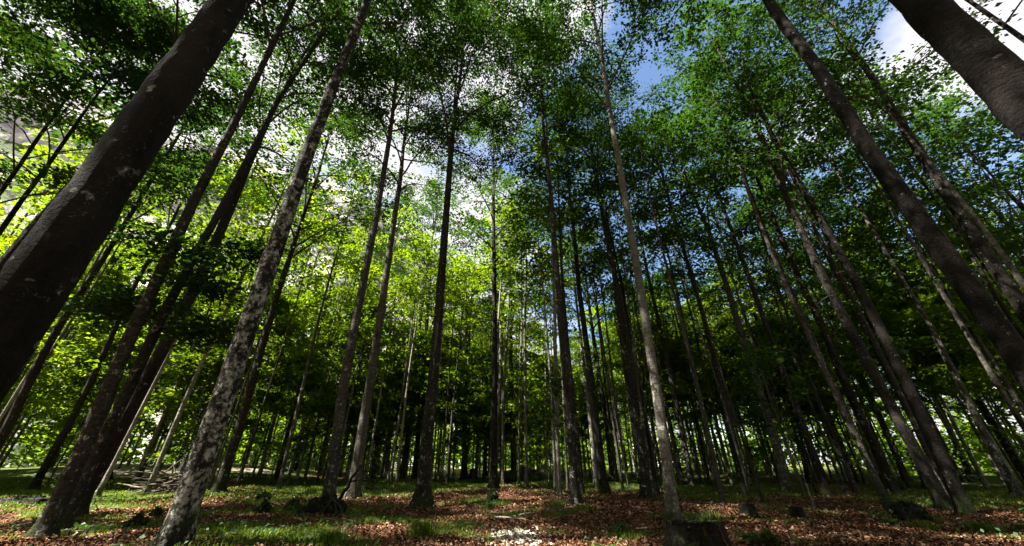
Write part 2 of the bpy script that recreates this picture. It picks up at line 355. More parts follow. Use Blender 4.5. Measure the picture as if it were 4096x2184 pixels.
u = np.linspace(-1, 1, 261); gx = np.sinh(u * 5.2) / np.sinh(5.2) * 900
u2 = np.linspace(-0.62, 1, 281); gy = np.sinh(u2 * 5.2) / np.sinh(5.2) * 900 + 7
X, Y = np.meshgrid(gx, gy); Z = terrain(X, Y)
nx, ny = len(gx), len(gy)
idx = np.arange(nx * ny).reshape(ny, nx)
gf = np.stack([idx[:-1, :-1], idx[:-1, 1:], idx[1:, 1:], idx[1:, :-1]], -1).reshape(-1, 4)
ground = mesh_obj('ground', np.stack([X, Y, Z], -1).reshape(-1, 3), gf, M_GROUND, None, True)
att = ground.data.attributes.new('green', 'FLOAT', 'POINT'); att.data.foreach_set('value', green_at(X, Y).ravel().astype(np.float32))
D_, A_ = np.hypot(X, Y), np.degrees(np.arctan2(X, np.maximum(Y, .01)))
sunlit_gravel = .8 * smooth(31, 38, D_) * smooth(-24, -34, A_) * (Y > 0) * (.55 + .45 * np.sin(.5 * X) * np.sin(.6 * Y))  # pale gravel at far left, sun on it put into the colour
att = ground.data.attributes.new('sunlit_gravel', 'FLOAT', 'POINT'); att.data.foreach_set('value', sunlit_gravel.ravel().astype(np.float32))
tag(ground, kind='structure')

# ------------------------------------------------------------------ the rocky mountainside that closes the valley on the left
def ridge_el(az):
    return np.interp(az, [-100, -80, -64, -45, -30, -18, -10, 0, 8, 20], [20, 29, 33, 37, 37, 34, 26, 14, 8, 4])
def fbm(x, y, seed=0, octs=5):
    r = np.random.default_rng(seed); z = np.zeros_like(x); amp = 1.0; fr = 1.0
    for _ in range(octs):
        a1, a2, p1, p2 = r.uniform(0, 6.28, 4)
        z += amp * np.sin(fr * (x * math.cos(a1) + y * math.sin(a1)) + p1 + 1.3 * np.sin(fr * 0.7 * (x * math.cos(a2) + y * math.sin(a2)) + p2))
        amp *= 0.55; fr *= 2.05
    return z
az = np.radians(np.linspace(-104, 22, 190)); dd = np.linspace(0, 1, 90)
AZ, DD = np.meshgrid(az, dd)
base_d, top_d = 95.0, 235.0
dist = base_d + (top_d - base_d) * DD
hh = np.tan(np.radians(ridge_el(np.degrees(AZ)))) * top_d * (0.75 * DD ** 0.85 + 0.25 * smooth(0.55, 0.8, DD))
mx_, my_ = dist * np.sin(AZ), dist * np.cos(AZ)
rk = fbm(mx_ * 0.07, my_ * 0.07 + hh * 0.05, 3, 6)
mnt = mesh_obj('mountain_slope', np.stack([mx_ - np.sin(AZ) * rk * 3.0, my_ - np.cos(AZ) * rk * 3.0, hh + rk * 2.2 * smooth(0, .2, DD) - 1.0], -1).reshape(-1, 3),
               np.stack([(ii := np.arange(190 * 90).reshape(90, 190))[:-1, :-1], ii[:-1, 1:], ii[1:, 1:], ii[1:, :-1]], -1).reshape(-1, 4), M_ROCK, None, False)
tag(mnt, kind='structure')
# woods hanging on the slope: far-off mass
def foliage_mass(name, centres, rad, nleaf, size, mat, seed, flat=0.7):
    r = np.random.default_rng(seed); k = len(centres)
    c = np.repeat(centres, nleaf, 0); rr = np.repeat(rad, nleaf)
    p = unit(r.standard_normal((len(c), 3))) * (r.random(len(c)) ** 0.5 * rr)[:, None]; p[:, 2] *= flat * 1.6
    d = unit(r.standard_normal((len(c), 3)) * (1, 1, .35)); nn = unit(r.standard_normal((len(c), 3)) * .6 + (0, 0, 1))
    ln = size * r.uniform(.7, 1.4, len(c)); v, f = leaf_quads(c + p, d, nn, ln, ln * 0.7)
    return mesh_obj(name, v, f, mat)
sel = rng.random(5000); AZs = np.radians(rng.uniform(-100, 14, 5000)); Ds = rng.random(5000) ** 1.3
rk2 = fbm(base_d * np.sin(AZs) * .045, Ds * 9, 8, 4)
keep = (rk2 > 0.15 - 0.9 * (1 - Ds)) & (sel < 0.30)
dz = base_d + (top_d - base_d) * Ds; hz = np.tan(np.radians(ridge_el(np.degrees(AZs)))) * top_d * (0.75 * Ds ** .85 + .25 * smooth(.55, .8, Ds))
cs = np.stack([dz * np.sin(AZs), dz * np.cos(AZs), hz + 2.5], -1)[keep]
fm = foliage_mass('mountain_woods', cs, rng.uniform(2.5, 5, len(cs)), 34, 1.3, M_LEAF_LIT, 5)
tag(fm, 'sunlit green woods clinging to the pale mountainside', 'woods', kind='stuff')

# ------------------------------------------------------------------ trees
def trunk_radius(h, H, r0):
    t = np.clip(h / H, 0, 1)
    return r0 * (1.0 - 0.62 * t - 0.34 * t ** 4) 

def build_trunk(parent, ax, H, r0, sides=14, nr=34, seed=0, flare=0.7):
    r = np.random.default_rng(seed)
    h = np.concatenate([[-0.25, 0.0, 0.06, 0.14, 0.25, 0.4, 0.6, 0.9], np.linspace(1.3, H, nr)])
    pts = np.stack([np.interp(h, ax[:, 2], ax[:, 0]), np.interp(h, ax[:, 2], ax[:, 1]), h], -1)
    rad = trunk_radius(np.maximum(h, 0), H, r0)
    p1, p2, k1 = r.uniform(0, 6.28, 2).tolist() + [int(r.integers(4, 7))]
    fl = 1.5 * flare * np.exp(-np.maximum(h, 0) / (1.25 * r0 + 0.06))
    lump = r.standard_normal((len(h), 1)) * 0.022
    def lobes(i, ph):
        L = 1 + lump + fl[:, None] * (0.55 + 0.45 * np.cos(k1 * ph + p1)[None, :] + 0.25 * np.cos(2 * ph + p2)[None, :])
        return L + 0.025 * np.sin(3 * ph[None, :] + h[:, None] * 0.7 + p2) + 0.015 * np.sin(5 * ph[None, :] - h[:, None] * 1.9 + p1)
    kn = [(r.uniform(.5, H * .8), r.uniform(0, 6.28), r.uniform(.06, .20), r.uniform(.10, .22)) for _ in range(int(H * .6))]      # knots and swellings
    def lobes2(i, ph):
        L = lobes(i, ph)
        for kh, kp_, ka, kw in kn:
            dp = np.angle(np.exp(1j * (ph - kp_)))
            L = L + ka * np.exp(-((h - kh) / (kw * 1.6))[:, None] ** 2 - (dp / .5)[None, :] ** 2)
        return L * (1 + .016 * r.standard_normal((len(h), sides)))
    v, f = tube(pts, rad, sides, lobes2)
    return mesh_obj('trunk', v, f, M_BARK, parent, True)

def limb_pts(p0, az, pitch, L, n, r, curl=0.35):
    pts = [p0]; p = p0.copy(); a, b = az, pitch
    for i in range(n):
        s = L / n; p = p + s * np.array([math.cos(b) * math.cos(a), math.cos(b) * math.sin(a), math.sin(b)]); pts.append(p.copy())
        a += r.normal(0, 0.13); b += -curl / n * (1 if b > 0.2 else .1) + r.normal(0, 0.06)
    return np.array(pts)

def build_crown(parent, ax, H, r0, h0, Rc, n_limb, n_sub, n_leaf, leaf, seed, mat=None, low_twigs=0, spray=0.75, limb_mat=None, bare=0.0, limbs_apart=False, boughs=()):
    """limbs rising from the trunk, side branches, and flat sprays of leaves along them"""
    r = np.random.default_rng(seed); br = MB(); sp_c = []; sp_d = []
    hs = h0 + (H * 0.985 - h0) * (np.linspace(0, 1, n_limb) ** 0.9)
    a0 = r.uniform(0, 6.28)
    for i, h in enumerate(hs):
        t = (h - h0) / (H - h0)
        Lp = Rc * (0.55 + 0.55 * math.sin(math.pi * min(1, t * 0.75 + 0.22))) * (1 - 0.72 * max(0, t - 0.55) / 0.45) * r.uniform(.75, 1.2)
        p0 = np.array([np.interp(h, ax[:, 2], ax[:, 0]), np.interp(h, ax[:, 2], ax[:, 1]), h])
        azm = a0 + i * 2.39996 + r.normal(0, .35)
        pts = limb_pts(p0, azm, r.uniform(0.55, 1.05) if t < .6 else r.uniform(.8, 1.25), Lp * 1.25, 7, r, .75)
        rb = min(0.5 * trunk_radius(h, H, r0), 0.021 * Lp + .015)
        if limbs_apart: br = MB()
        v, f = tube(pts, rb * np.linspace(1, .18, 8), 5); br.add(v, f)
        if t > 0.02:
            for k in range(2, 8):
                if k >= 3 and r.random() > bare: sp_c.append(pts[k]); sp_d.append(unit(pts[k] - pts[k - 1]))
        for s in range(n_sub):
            k = 2 + int(s * 5 / max(1, n_sub)); q0 = pts[k] + (pts[min(k + 1, 7)] - pts[k]) * r.random()
            sa = azm + (1 if s % 2 else -1) * r.uniform(.45, 1.1); Ls = Lp * r.uniform(.28, .6) * (1.1 - k * .07)
            q = limb_pts(q0, sa, r.uniform(0.0, .6), Ls, 4, r, .4)
            v, f = tube(q, rb * .42 * np.linspace(1, .2, 5), 3); br.add(v, f)
            for k2 in range(1, 5):
                if r.random() > bare: sp_c.append(q[k2]); sp_d.append(unit(q[k2] - q[k2 - 1]))
        if limbs_apart: br.build('limb', limb_mat or M_TWIG, parent); br = MB()
    for bh, ba, bp, bl in boughs:                       # leafy boughs low on the trunk
        p0 = np.array([np.interp(bh, ax[:, 2], ax[:, 0]), np.interp(bh, ax[:, 2], ax[:, 1]), bh]); br2 = MB()
        q = limb_pts(p0, ba, bp, bl, 6, r, .6); v, f = tube(q, .022 * np.linspace(1, .2, 7), 5); br2.add(v, f)
        for k2 in range(1, 7): sp_c.append(q[k2]); sp_d.append(unit(q[k2] - q[k2 - 1]))
        for s in range(6):
            q2 = limb_pts(q[1 + s % 5], ba + (1 if s % 2 else -1) * r.uniform(.5, 1.1), r.uniform(-.5, .1), bl * r.uniform(.3, .55), 3, r, .5); v, f = tube(q2, .009 * np.linspace(1, .3, 4), 3); br2.add(v, f)
            for k2 in (1, 2, 3): sp_c.append(q2[k2]); sp_d.append(unit(q2[k2] - q2[k2 - 1]))
        br2.build('limb', limb_mat or M_TWIG, parent)
    for s in range(low_twigs):                          # thin epicormic twigs below the crown
        h = r.uniform(0.35, 1.0) * h0; p0 = np.array([np.interp(h, ax[:, 2], ax[:, 0]), np.interp(h, ax[:, 2], ax[:, 1]), h])
        q = limb_pts(p0, r.uniform(0, 6.28), r.uniform(-.1, .6), r.uniform(1.0, 2.4), 4, r, .5)
        v, f = tube(q, .014 * np.linspace(1, .2, 5), 3); br.add(v, f)
        for k2 in (2, 3, 4): sp_c.append(q[k2]); sp_d.append(unit(q[k2] - q[k2 - 1]))
    if br.n: tag(br.build('branches', limb_mat or M_TWIG, parent), kind='stuff')
    C = np.array(sp_c); D = np.array(sp_d); D[:, 2] *= .35; D = unit(D)
    S = len(C); m = n_leaf
    T = unit(np.array([0, 0, 1.0]) + r.normal(0, .22, (S, 3))); SD = unit(np.cross(T, D)); D = np.cross(SD, T)
    w = r.uniform(.6, 1.35, S)[:, None] * spray
    uu = r.uniform(-.35, 1.0, (S, m)) * w; vv = r.normal(0, .33, (S, m)) * w * (1.15 - .5 * np.abs(uu / w)); tt = r.normal(0, .07, (S, m)) - .10 * (uu ** 2 + vv ** 2)
    P = C[:, None] + D[:, None] * uu[..., None] + SD[:, None] * vv[..., None] + T[:, None] * tt[..., None]
    dl = unit(D[:, None] * .8 + SD[:, None] * np.sign(vv)[..., None] * .8 + r.normal(0, .35, (S, m, 3)))
    nl = unit(T[:, None] + r.normal(0, .42, (S, m, 3)))
    ln = leaf * r.uniform(.5, 1.45, S * m)
    v, f = leaf_quads(P.reshape(-1, 3), dl.reshape(-1, 3), nl.reshape(-1, 3), ln, ln * r.uniform(.55, .75, S * m))
    return mesh_obj('crown', v, f, mat or M_LEAF, parent)

LABELS = {}
def set_bark(root, lichen, grey, pale=0.0):
    for c in root.children:
        if c.name.startswith('trunk'): c.color = (lichen, grey, pale, 1)

PLACED = []
def mapped_tree(label, key, pix, width, dia=None, at=None, H=None, h0=None, lichen=.35, grey=.5, seed=1, Rc=None, leaves=1.0, low=0, group=None, cat='tree', leafmat=None, flare=.7, bare=0.0, name='beech_tree', pale=0.0, boughs=()):
    """a tree read off the photograph: pix runs from the foot of the trunk upwards, width is the trunk's thickness there in pixels.
    If the foot is out of the picture, dia (metres) and at (index into pix) give its distance instead."""
    O = np.array([0, 0, CAM_H])
    if dia is None:
        g = ground_at(*pix[0]); dep = float(np.dot(g - O, FWD)); dia = width * dep / F
        anchor = g
    else:
        d = ray(*pix[at]); anchor = O + d * (F * dia / width)
    hd = np.array([anchor[0], anchor[1], 0]); dist_ = np.linalg.norm(hd); hd /= dist_
    # trunk thickness from its width in the photograph, allowing for the wide lens
    tg = np.array([-hd[1], hd[0], 0])
    def proj(p):
        q = p - O; dp = np.dot(q, FWD); return np.array([CX + F * q[0] / dp, CY - F * np.dot(q, UP) / dp])
    an = anchor + np.array([0, 0, .6 if at is None else 0]); e0, e1 = proj(an - tg * dia / 2), proj(an + tg * dia / 2); up_ = proj(an + np.array([0, 0, .3])) - proj(an); up_ /= np.linalg.norm(up_)
    sep_ = abs((e1 - e0)[0] * up_[1] - (e1 - e0)[1] * up_[0]); dia *= width / sep_ * 1.06
    pts = []
    for p in pix:
        d = ray(*p); t = dist_ / np.dot(d, hd); pts.append(O + d * t)
    pts = np.array(pts); pts = pts[np.argsort(pts[:, 2])]
    lo = pts[0]
    if dia is not None and lo[2] > 0.6:
        sl = (pts[1, :2] - lo[:2]) / (pts[1, 2] - lo[2]) * 0.5
        foot = np.array([*(lo[:2] - sl * lo[2]), 0.0]); pts = np.concatenate([[foot], pts])
    base = pts[0].copy(); base[2] = float(terrain(base[0], base[1]))
    if H is None: H = 15 + 34 * dia
    H = max(H, pts[-1, 2] + 2.5)
    if h0 is None: h0 = 0.45 * H
    r = np.random.default_rng(seed)
    loc = pts - base
    # carry the axis on to the tip
    k = min(3, len(loc) - 1); sl = (loc[-1, :2] - loc[-1 - k, :2]) / (loc[-1, 2] - loc[-1 - k, 2]); rem = H - loc[-1, 2]
    tip = np.array([*(loc[-1, :2] + sl * rem * .8 + r.normal(0, .12, 2)), H])
    ax = np.concatenate([[[0, 0, -0.3]], loc[1:], [tip]])
    hs = np.linspace(-.3, H, 60); sx = np.interp(hs, ax[:, 2], ax[:, 0]); sy = np.interp(hs, ax[:, 2], ax[:, 1])
    ker = np.ones(5) / 5
    sx = np.convolve(np.pad(sx, 2, 'edge'), ker, 'valid'); sy = np.convolve(np.pad(sy, 2, 'edge'), ker, 'valid')
    wob = r.uniform(0, 6.28, 2); dpt = .06 * np.sin(hs * .35 + wob[0]) * smooth(0, 6, hs)
    ax = np.stack([sx + hd[0] * dpt, sy + hd[1] * dpt, hs], -1)
    root = empty(name, base); tag(root, label, cat, group)
    big = dist_ < 8
    build_trunk(root, ax, H, dia / 2, 28 if big else 14, 190 if big else 60, seed, flare)
    if leaves > 0:
        near = dist_ < 22
        if leafmat is None and dist_ > 17 and base[0] < 4 and H < 18.5 and pix[0][1] > 1500: leafmat = M_LEAF_LIT  # small far trees left of centre get the sunlit leaf colour
        dc = max(dia, .2 if H > 20 else dia)
        build_crown(root, ax, H, dia / 2, h0, Rc or min(4.6, 2.1 + 7.5 * dc), int((14 + 30 * dc) * (1 if near else .9)), 4, int((50 if dist_ < 10 else (44 if base[0] < 3 else 27) if near else 13) * leaves), .112 if dist_ < 10 else .13 if near else .22, seed + 100, leafmat, low, .8, bare=bare, limbs_apart=True, boughs=boughs)
    set_bark(root, lichen, grey, pale)
    PLACED.append((base[0], base[1], dia, key))
    return root

G1 = None
# --- the near trees that lean out of the frame
mapped_tree('massive dark beech trunk with round pale lichen spots cutting the upper left corner', 'massive left trunk', [(111, 1192), (413, 747), (660, 385), (925, 0)], 245, .56, 1, 31, 15, .30, .08, 1, flare=.6)
mapped_tree('massive dark beech trunk with pale oval lichen blotches in the upper right corner', 'massive corner trunk on the right', [(4093, 400), (3880, 200), (3671, 0)], 217, .58, 1, 31, 15, .30, .0, 2)
mapped_tree('tall nearly black beech trunk slanting from upper edge to right picture edge', 'nearly black slanting trunk', [(4042, 1385), (3916, 1213), (3745, 974), (3574, 742), (3483, 605), (3391, 473), (3317, 337), (3209, 188), (3112, 68)], 111, .46, 1, 30, 15, .18, .05, 3)
mapped_tree('thin black beech stem above the massive blotched trunk in the upper right corner', 'thin black corner stem', [(4093, 154), (3980, 76), (3870, 0)], 34, .22, 1, 22, 11, .15, .1, 4, leaves=.8)
# --- left front
mapped_tree('grey lichen-crusted left stem of the twin beech at the lower left', 'left stem of the twin beech', [(165, 2150), (365, 1742), (456, 1484), (633, 1110), (713, 940), (810, 728), (905, 560)], 72, H=29, h0=15, lichen=.50, grey=.75, seed=5)
mapped_tree('right stem of the twin beech at the lower left, darker, with a broken bark strip', 'right stem of the twin beech', [(240, 2128), (354, 1856), (456, 1685), (570, 1434), (707, 1145), (798, 997), (958, 700), (1113, 397), (1320, 95)], 55, H=29, h0=14, lichen=.45, grey=.6, seed=6, boughs=((4.4,.2,-.05,1.3),(4.9,-2.6,.0,1.3),(5.6,-.3,-.1,1.7),(5.2,2.6,-.1,1.4),(6.3,-1.2,.0,1.6),(7.0,.5,.05,1.6)))
mapped_tree('thick beech mottled black and white with lichen, its foot at the lower picture edge', 'thick black and white mottled trunk', [(690, 2190), (799, 1856), (964, 1400), (1041, 1156), (1127, 928), (1195, 700), (1269, 513), (1355, 285), (1418, 143), (1469, 0)], 105, H=32, h0=18, lichen=.74, grey=.2, seed=7, flare=.5)
mapped_tree('dark beech with flared mossy foot just behind the thick black and white mottled trunk', 'dark flared beech', [(873, 1972), (948, 1742), (1098, 1213), (1155, 1042), (1212, 860), (1269, 711)], 40, H=25, h0=12, lichen=.35, grey=.4, seed=8, bare=.2)
mapped_tree('straight dark beech with one pale edge left of the twin beech', 'straight dark beech with a pale edge', [(137, 1945), (314, 1628), (416, 1417), (508, 1202), (576, 1071), (673, 917), (764, 729)], 32, H=26, h0=14, lichen=.2, grey=.2, seed=9)
mapped_tree('dark beech stem between the massive left trunk and the twin beech', 'dark stem by the massive left trunk', [(57, 1657), (137, 1484), (228, 1316), (342, 1145), (434, 1002), (548, 814)], 38, .36, 1, 24, 11, .25, .25, 10, bare=.15)
mapped_tree('short dark beech stem standing on the bright grass behind the twin beech', 'short dark stem on the grass', [(422, 1925), (496, 1731), (560, 1570), (640, 1390)], 26, H=15, h0=6, lichen=.25, grey=.3, seed=11)
mapped_tree('slim dark beech forking into thin branches above the massive left trunk', 'slim forking beech at the left', [(0, 928), (97, 784), (165, 700), (260, 560), (354, 422)], 30, .26, 2, 19, 9, .2, .2, 12, bare=.05, leaves=1.4)
mapped_tree('slim leaning beech at the left picture edge above the massive trunk', 'slim leaning beech at the left edge', [(11, 759), (80, 660), (148, 559)], 30, .24, 1, 17, 8, .2, .2, 13, bare=.05, leaves=1.4)
mapped_tree('brown slender beech leaning in front of the bright yellow-green foliage', 'brown slender leaning beech', [(720, 1905), (830, 1590), (890, 1400), (940, 1230), (968, 1120)], 20, H=16, h0=9, lichen=.3, grey=.5, seed=14, bare=.3)
# --- centre
mapped_tree('grey beech rising from a dark root mound left of centre', 'grey beech on the root mound', [(1315, 2025), (1338, 1799), (1395, 1415), (1435, 1230), (1463, 1071), (1497, 917), (1530, 720), (1560, 542), (1580, 371), (1594, 228)], 45, H=30, h0=16, lichen=.48, grey=.7, seed=15, pale=.15)
mapped_tree('smooth grey beech behind the leaning mossy log', 'smooth grey beech', [(1412, 1990), (1446, 1742), (1492, 1457), (1526, 1242), (1549, 1071), (1586, 814), (1602, 720), (1612, 599)], 42, H=27, h0=15, lichen=.40, grey=.95, seed=16, pale=.25, bare=.1)
mapped_tree('thin pale crooked beech between the two grey trunks left of centre', 'thin pale crooked beech', [(1355, 1902), (1395, 1685), (1435, 1503), (1449, 1417), (1475, 1270)], 17, H=16, h0=8, lichen=.6, grey=1, seed=17, pale=1)
mapped_tree('thin pale straight beech left of the trunk with the root mound', 'thin pale straight beech', [(1275, 1902), (1326, 1657), (1366, 1428), (1389, 1310)], 14, H=15, h0=8, lichen=.6, grey=1, seed=18, pale=.9)
mapped_tree('pale slim beech leaning in front of the dark woods left of centre', 'pale slim leaning beech', [(1035, 1913), (1098, 1674), (1138, 1554), (1190, 1400)], 17, H=14, h0=7, lichen=.6, grey=1, seed=19, pale=1)
mapped_tree('slim reddish straight trunk right of the smooth grey beech', 'slim reddish trunk', [(1509, 1902), (1532, 1628), (1555, 1417), (1560, 1356)], 16, H=16, h0=8, lichen=.4, grey=.7, seed=20, pale=.3)
mapped_tree('very thin pale beech stem lit on one side left of the two-toned trunk', 'very thin pale stem', [(1549, 1913), (1577, 1600), (1600, 1400)], 9, H=12, h0=6, lichen=.5, grey=1, seed=21, pale=.8)
mapped_tree('hair-thin stem standing halfway between the reddish trunk and the two-toned trunk', 'hair-thin stem', [(1597, 1896), (1612, 1628), (1622, 1450)], 8, H=12, h0=6, lichen=.4, grey=.8, seed=22)
mapped_tree('beech forking in two high up, close behind the two-toned trunk', 'high-forking beech', [(1660, 1922), (1680, 1628), (1700, 1395), (1717, 1173), (1726, 1000), (1734, 871)], 22, H=22, h0=9.5, lichen=.4, grey=.6, seed=23, bare=.15)
mapped_tree('sturdy two-toned beech, pale left half and black right half, left of centre', 'two-toned beech', [(1689, 2030), (1709, 1742), (1745, 1395), (1771, 1042), (1795, 720), (1817, 456), (1845, 285), (1857, 143)], 50, H=31, h0=16, lichen=.45, grey=.6, seed=24)
mapped_tree('slim brown beech with low leafy twigs right of the two-toned trunk', 'slim brown beech with low twigs', [(1860, 1913), (1857, 1685), (1868, 1457), (1866, 1299), (1864, 1180)], 20, H=18, h0=9, lichen=.3, grey=.5, seed=25, low=7)
mapped_tree('thin black stem just left of the vertical centre trunk', 'thin black stem left of centre', [(1942, 1908), (1945, 1457), (1945, 1299)], 12, H=17, h0=9, lichen=.2, grey=.2, seed=26)
mapped_tree('straight vertical black beech at the very centre of the picture', 'black centre trunk', [(1974, 1955), (1977, 1628), (1979, 1400), (1977, 1156), (1974, 814), (1974, 640), (1974, 480)], 28, H=28, h0=14, lichen=.25, grey=.15, seed=27, low=3)
mapped_tree('grey beech stem leaning against the line of the black centre trunk', 'grey stem at the centre trunk', [(2008, 1925), (2008, 1571), (1998, 1428), (1994, 1300)], 18, H=18, h0=10, lichen=.45, grey=.8, seed=28, pale=.4)
mapped_tree('beech with pale left side and black seam, first thick trunk right of centre', 'pale beech with a black seam', [(2305, 2018), (2276, 1628), (2256, 1405), (2236, 1185), (2219, 985), (2202, 757), (2176, 542), (2165, 342), (2165, 228)], 34, H=29, h0=15, lichen=.48, grey=.65, leaves=1.25, seed=29)
mapped_tree('dark thick beech in the middle of the tight clump right of centre', 'dark middle trunk of the clump', [(2419, 1970), (2385, 1685), (2350, 1405), (2316, 1156), (2299, 957), (2276, 757), (2271, 640)], 31, H=28, h0=15, lichen=.3, grey=.3, seed=30, low=6)
mapped_tree('pale slim beech on the left of the tight clump right of centre', 'pale left trunk of the clump', [(2385, 1945), (2362, 1685), (2333, 1457), (2320, 1330)], 18, H=19, h0=11, lichen=.55, grey=.85, seed=31, pale=.6)
mapped_tree('dark beech on the right of the tight clump right of centre', 'dark right trunk of the clump', [(2456, 1922), (2425, 1685), (2385, 1435), (2356, 1213), (2340, 1080)], 25, H=24, h0=13, lichen=.4, grey=.4, seed=32, low=6)
mapped_tree('thick dark beech left of the white-banded trunk', 'thick dark beech', [(2584, 1985), (2556, 1685), (2510, 1405), (2470, 1156), (2430, 957), (2390, 746), (2370, 620)], 37, H=28, h0=15, lichen=.45, grey=.4, seed=33)
mapped_tree('thin black beech tucked behind the thick dark trunk beside the white-banded one', 'thin black tucked-in beech', [(2627, 1972), (2607, 1856), (2540, 1450), (2481, 1100), (2442, 945), (2413, 774)], 18, H=24, h0=14, lichen=.2, grey=.15, seed=34)
mapped_tree('white-banded beech with peeling pale bark standing behind the big stump', 'white-banded beech', [(2687, 2085), (2670, 1856), (2647, 1685), (2601, 1405), (2561, 1156), (2533, 985), (2504, 814), (2484, 700), (2436, 428), (2407, 228)], 44, H=30, h0=13.5, lichen=.55, grey=.8, seed=35, leaves=1.5, pale=.5)
mapped_tree('slim black beech right of the white-banded trunk', 'slim black beech', [(2727, 1913), (2681, 1685), (2618, 1428), (2590, 1300)], 14, H=19, h0=11, lichen=.2, grey=.15, seed=36, low=8)
mapped_tree('thin dark stem midway between the white-banded trunk and the ragged forked beech', 'thin dark midway stem', [(2841, 1942), (2784, 1685), (2761, 1571), (2720, 1400)], 12, H=15, h0=8, lichen=.3, grey=.3, seed=37, low=6)
# --- right
mapped_tree('pale-footed beech dividing into steep branches high up right of centre', 'pale-footed forking beech', [(3146, 1968), (3106, 1771), (3012, 1484), (2961, 1327), (2926, 1202), (2869, 1031), (2835, 917), (2790, 825), (2744, 711), (2700, 590)], 38, H=27, h0=13, lichen=.5, grey=.8, seed=38, leaves=1.5, pale=.3, bare=.1)
mapped_tree('tall dark beech right of the pale-footed forking one', 'tall dark beech right of the forking one', [(3240, 1935), (3180, 1680), (3069, 1373), (2989, 1185), (2921, 1042), (2864, 883), (2812, 757)], 26, H=26, h0=13, lichen=.35, grey=.4, seed=39, low=8)
mapped_tree('beech with pale foot standing over the broken orange stump', 'pale-footed beech at the orange stump', [(3425, 1932), (3380, 1822), (3289, 1605), (3226, 1442), (3186, 1339), (3129, 1213), (3072, 1071)], 27, H=24, h0=13, lichen=.5, grey=.75, seed=40, low=6)
mapped_tree('black rough-barked beech with a wide dark foot in the right stand', 'black rough-barked beech', [(3574, 1990), (3557, 1902), (3494, 1765), (3437, 1662), (3357, 1483), (3300, 1327), (3215, 1156), (3129, 962), (3018, 685), (2961, 570), (2892, 428)], 40, H=29, h0=15, lichen=.25, grey=.1, seed=41, leaves=1.4, low=8)
mapped_tree('straight brown-grey beech right of the black rough-barked one', 'straight brown-grey beech', [(3631, 1936), (3574, 1794), (3528, 1685), (3471, 1560), (3409, 1428), (3369, 1356), (3300, 1202), (3237, 1054)], 27, H=25, h0=13, lichen=.38, grey=.7, seed=42, low=8)
mapped_tree('pale-sided beech with a double-looking stem in the right stand', 'double-looking beech', [(3711, 1948), (3614, 1714), (3557, 1600), (3460, 1440), (3351, 1230), (3289, 1071), (3230, 930)], 29, H=26, h0=14, lichen=.45, grey=.85, seed=43, pale=.35)
mapped_tree('slender straight grey beech behind the double-looking stem', 'slender straight grey beech', [(3774, 1908), (3700, 1765), (3620, 1611), (3545, 1450), (3471, 1248), (3391, 1111), (3329, 962), (3289, 860)], 18, H=24, h0=13, lichen=.35, grey=.6, seed=44, low=8)
mapped_tree('mossy brown beech beside the dark young spruce at the right', 'mossy brown beech', [(3888, 1913), (3814, 1754), (3745, 1600), (3660, 1440), (3528, 1213), (3440, 1060)], 27, H=24, h0=13, lichen=.35, grey=.55, seed=45, low=8)
mapped_tree('dim beech with a whitish foot next to the mossy brown one', 'dim whitish-footed beech', [(3814, 1962), (3779, 1822), (3682, 1628), (3574, 1434), (3500, 1290)], 23, H=22, h0=12, lichen=.45, grey=.4, seed=46, pale=.2, low=10)
mapped_tree('beech with white flaking foot at the far right edge of the ground', 'white-flaking beech at the right edge', [(4076, 1990), (4013, 1868), (3939, 1742), (3871, 1594), (3780, 1424), (3705, 1270), (3642, 1173), (3568, 1054), (3506, 945), (3437, 831), (3391, 757)], 32, H=27, h0=14, lichen=.5, grey=.4, seed=47, pale=.2)
mapped_tree('thin dark stem right of the nearly black slanting trunk', 'thin dark stem at the right edge', [(4090, 1340), (3980, 1180), (3880, 1010), (3790, 870), (3700, 740)], 24, .26, 1, 21, 11, .25, .2, 48)

# --- stock of tree kinds for the rest of the wood
def stock(name, H, dia, h0, Rc, n_limb, n_sub, n_leaf, leaf, seed, mat=None, low=0, spray=.8):
    e = empty(name, (0, 0, 0)); r = np.random.default_rng(seed)
    hs = np.linspace(-.3, H, 30); ph = r.uniform(0, 6.28, 4); lean = r.normal(0, .014, 2)
    ax = np.stack([lean[0] * hs + .10 * np.sin(hs * .3 + ph[0]) - .10 * math.sin(ph[0]), lean[1] * hs + .10 * np.sin(hs * .27 + ph[1]) - .10 * math.sin(ph[1]), hs], -1)
    build_trunk(e, ax, H, dia / 2, 10, 16, seed, .6)
    build_crown(e, ax, H, dia / 2, h0, Rc, n_limb, n_sub, n_leaf, leaf, seed + 1, mat, low, spray)
    return e
TALL = [stock('beech_tree', H, d, h0, Rc, nl, 4, 7, .23, 300 + 7 * i, None, low) for i, (H, d, h0, Rc, nl, low) in enumerate(
    ((27, .36, 13, 3.6, 20, 2), (25, .30, 12, 3.2, 19, 4), (29, .40, 15, 3.9, 21, 0), (23, .26, 10, 2.9, 18, 6), (26, .33, 11, 3.3, 20, 5), (21, .22, 9, 2.6, 17, 6)))]
YOUNG = [stock('young_beech', H, d, h0, Rc, nl, 4, 12, .24, 400 + 7 * i, M_LEAF_LIT, 3, .75) for i, (H, d, h0, Rc, nl) in enumerate(
    ((9, .11, 2.8, 2.2, 19), (12, .14, 4.0, 2.5, 20), (7, .08, 2.0, 1.9, 16), (14, .17, 5.0, 2.8, 22), (10.5, .12, 3.4, 2.1, 18), (17, .20, 6.0, 3.1, 24), (19, .23, 7.0, 3.2, 24)))]
TALL_FINE = [stock('beech_tree', H, d, h0, Rc, nl, 4, 28, .13, 350 + 7 * i) for i, (H, d, h0, Rc, nl) in enumerate(((28, .40, 14, 4.0, 22), (30, .44, 15, 4.2, 22)))]
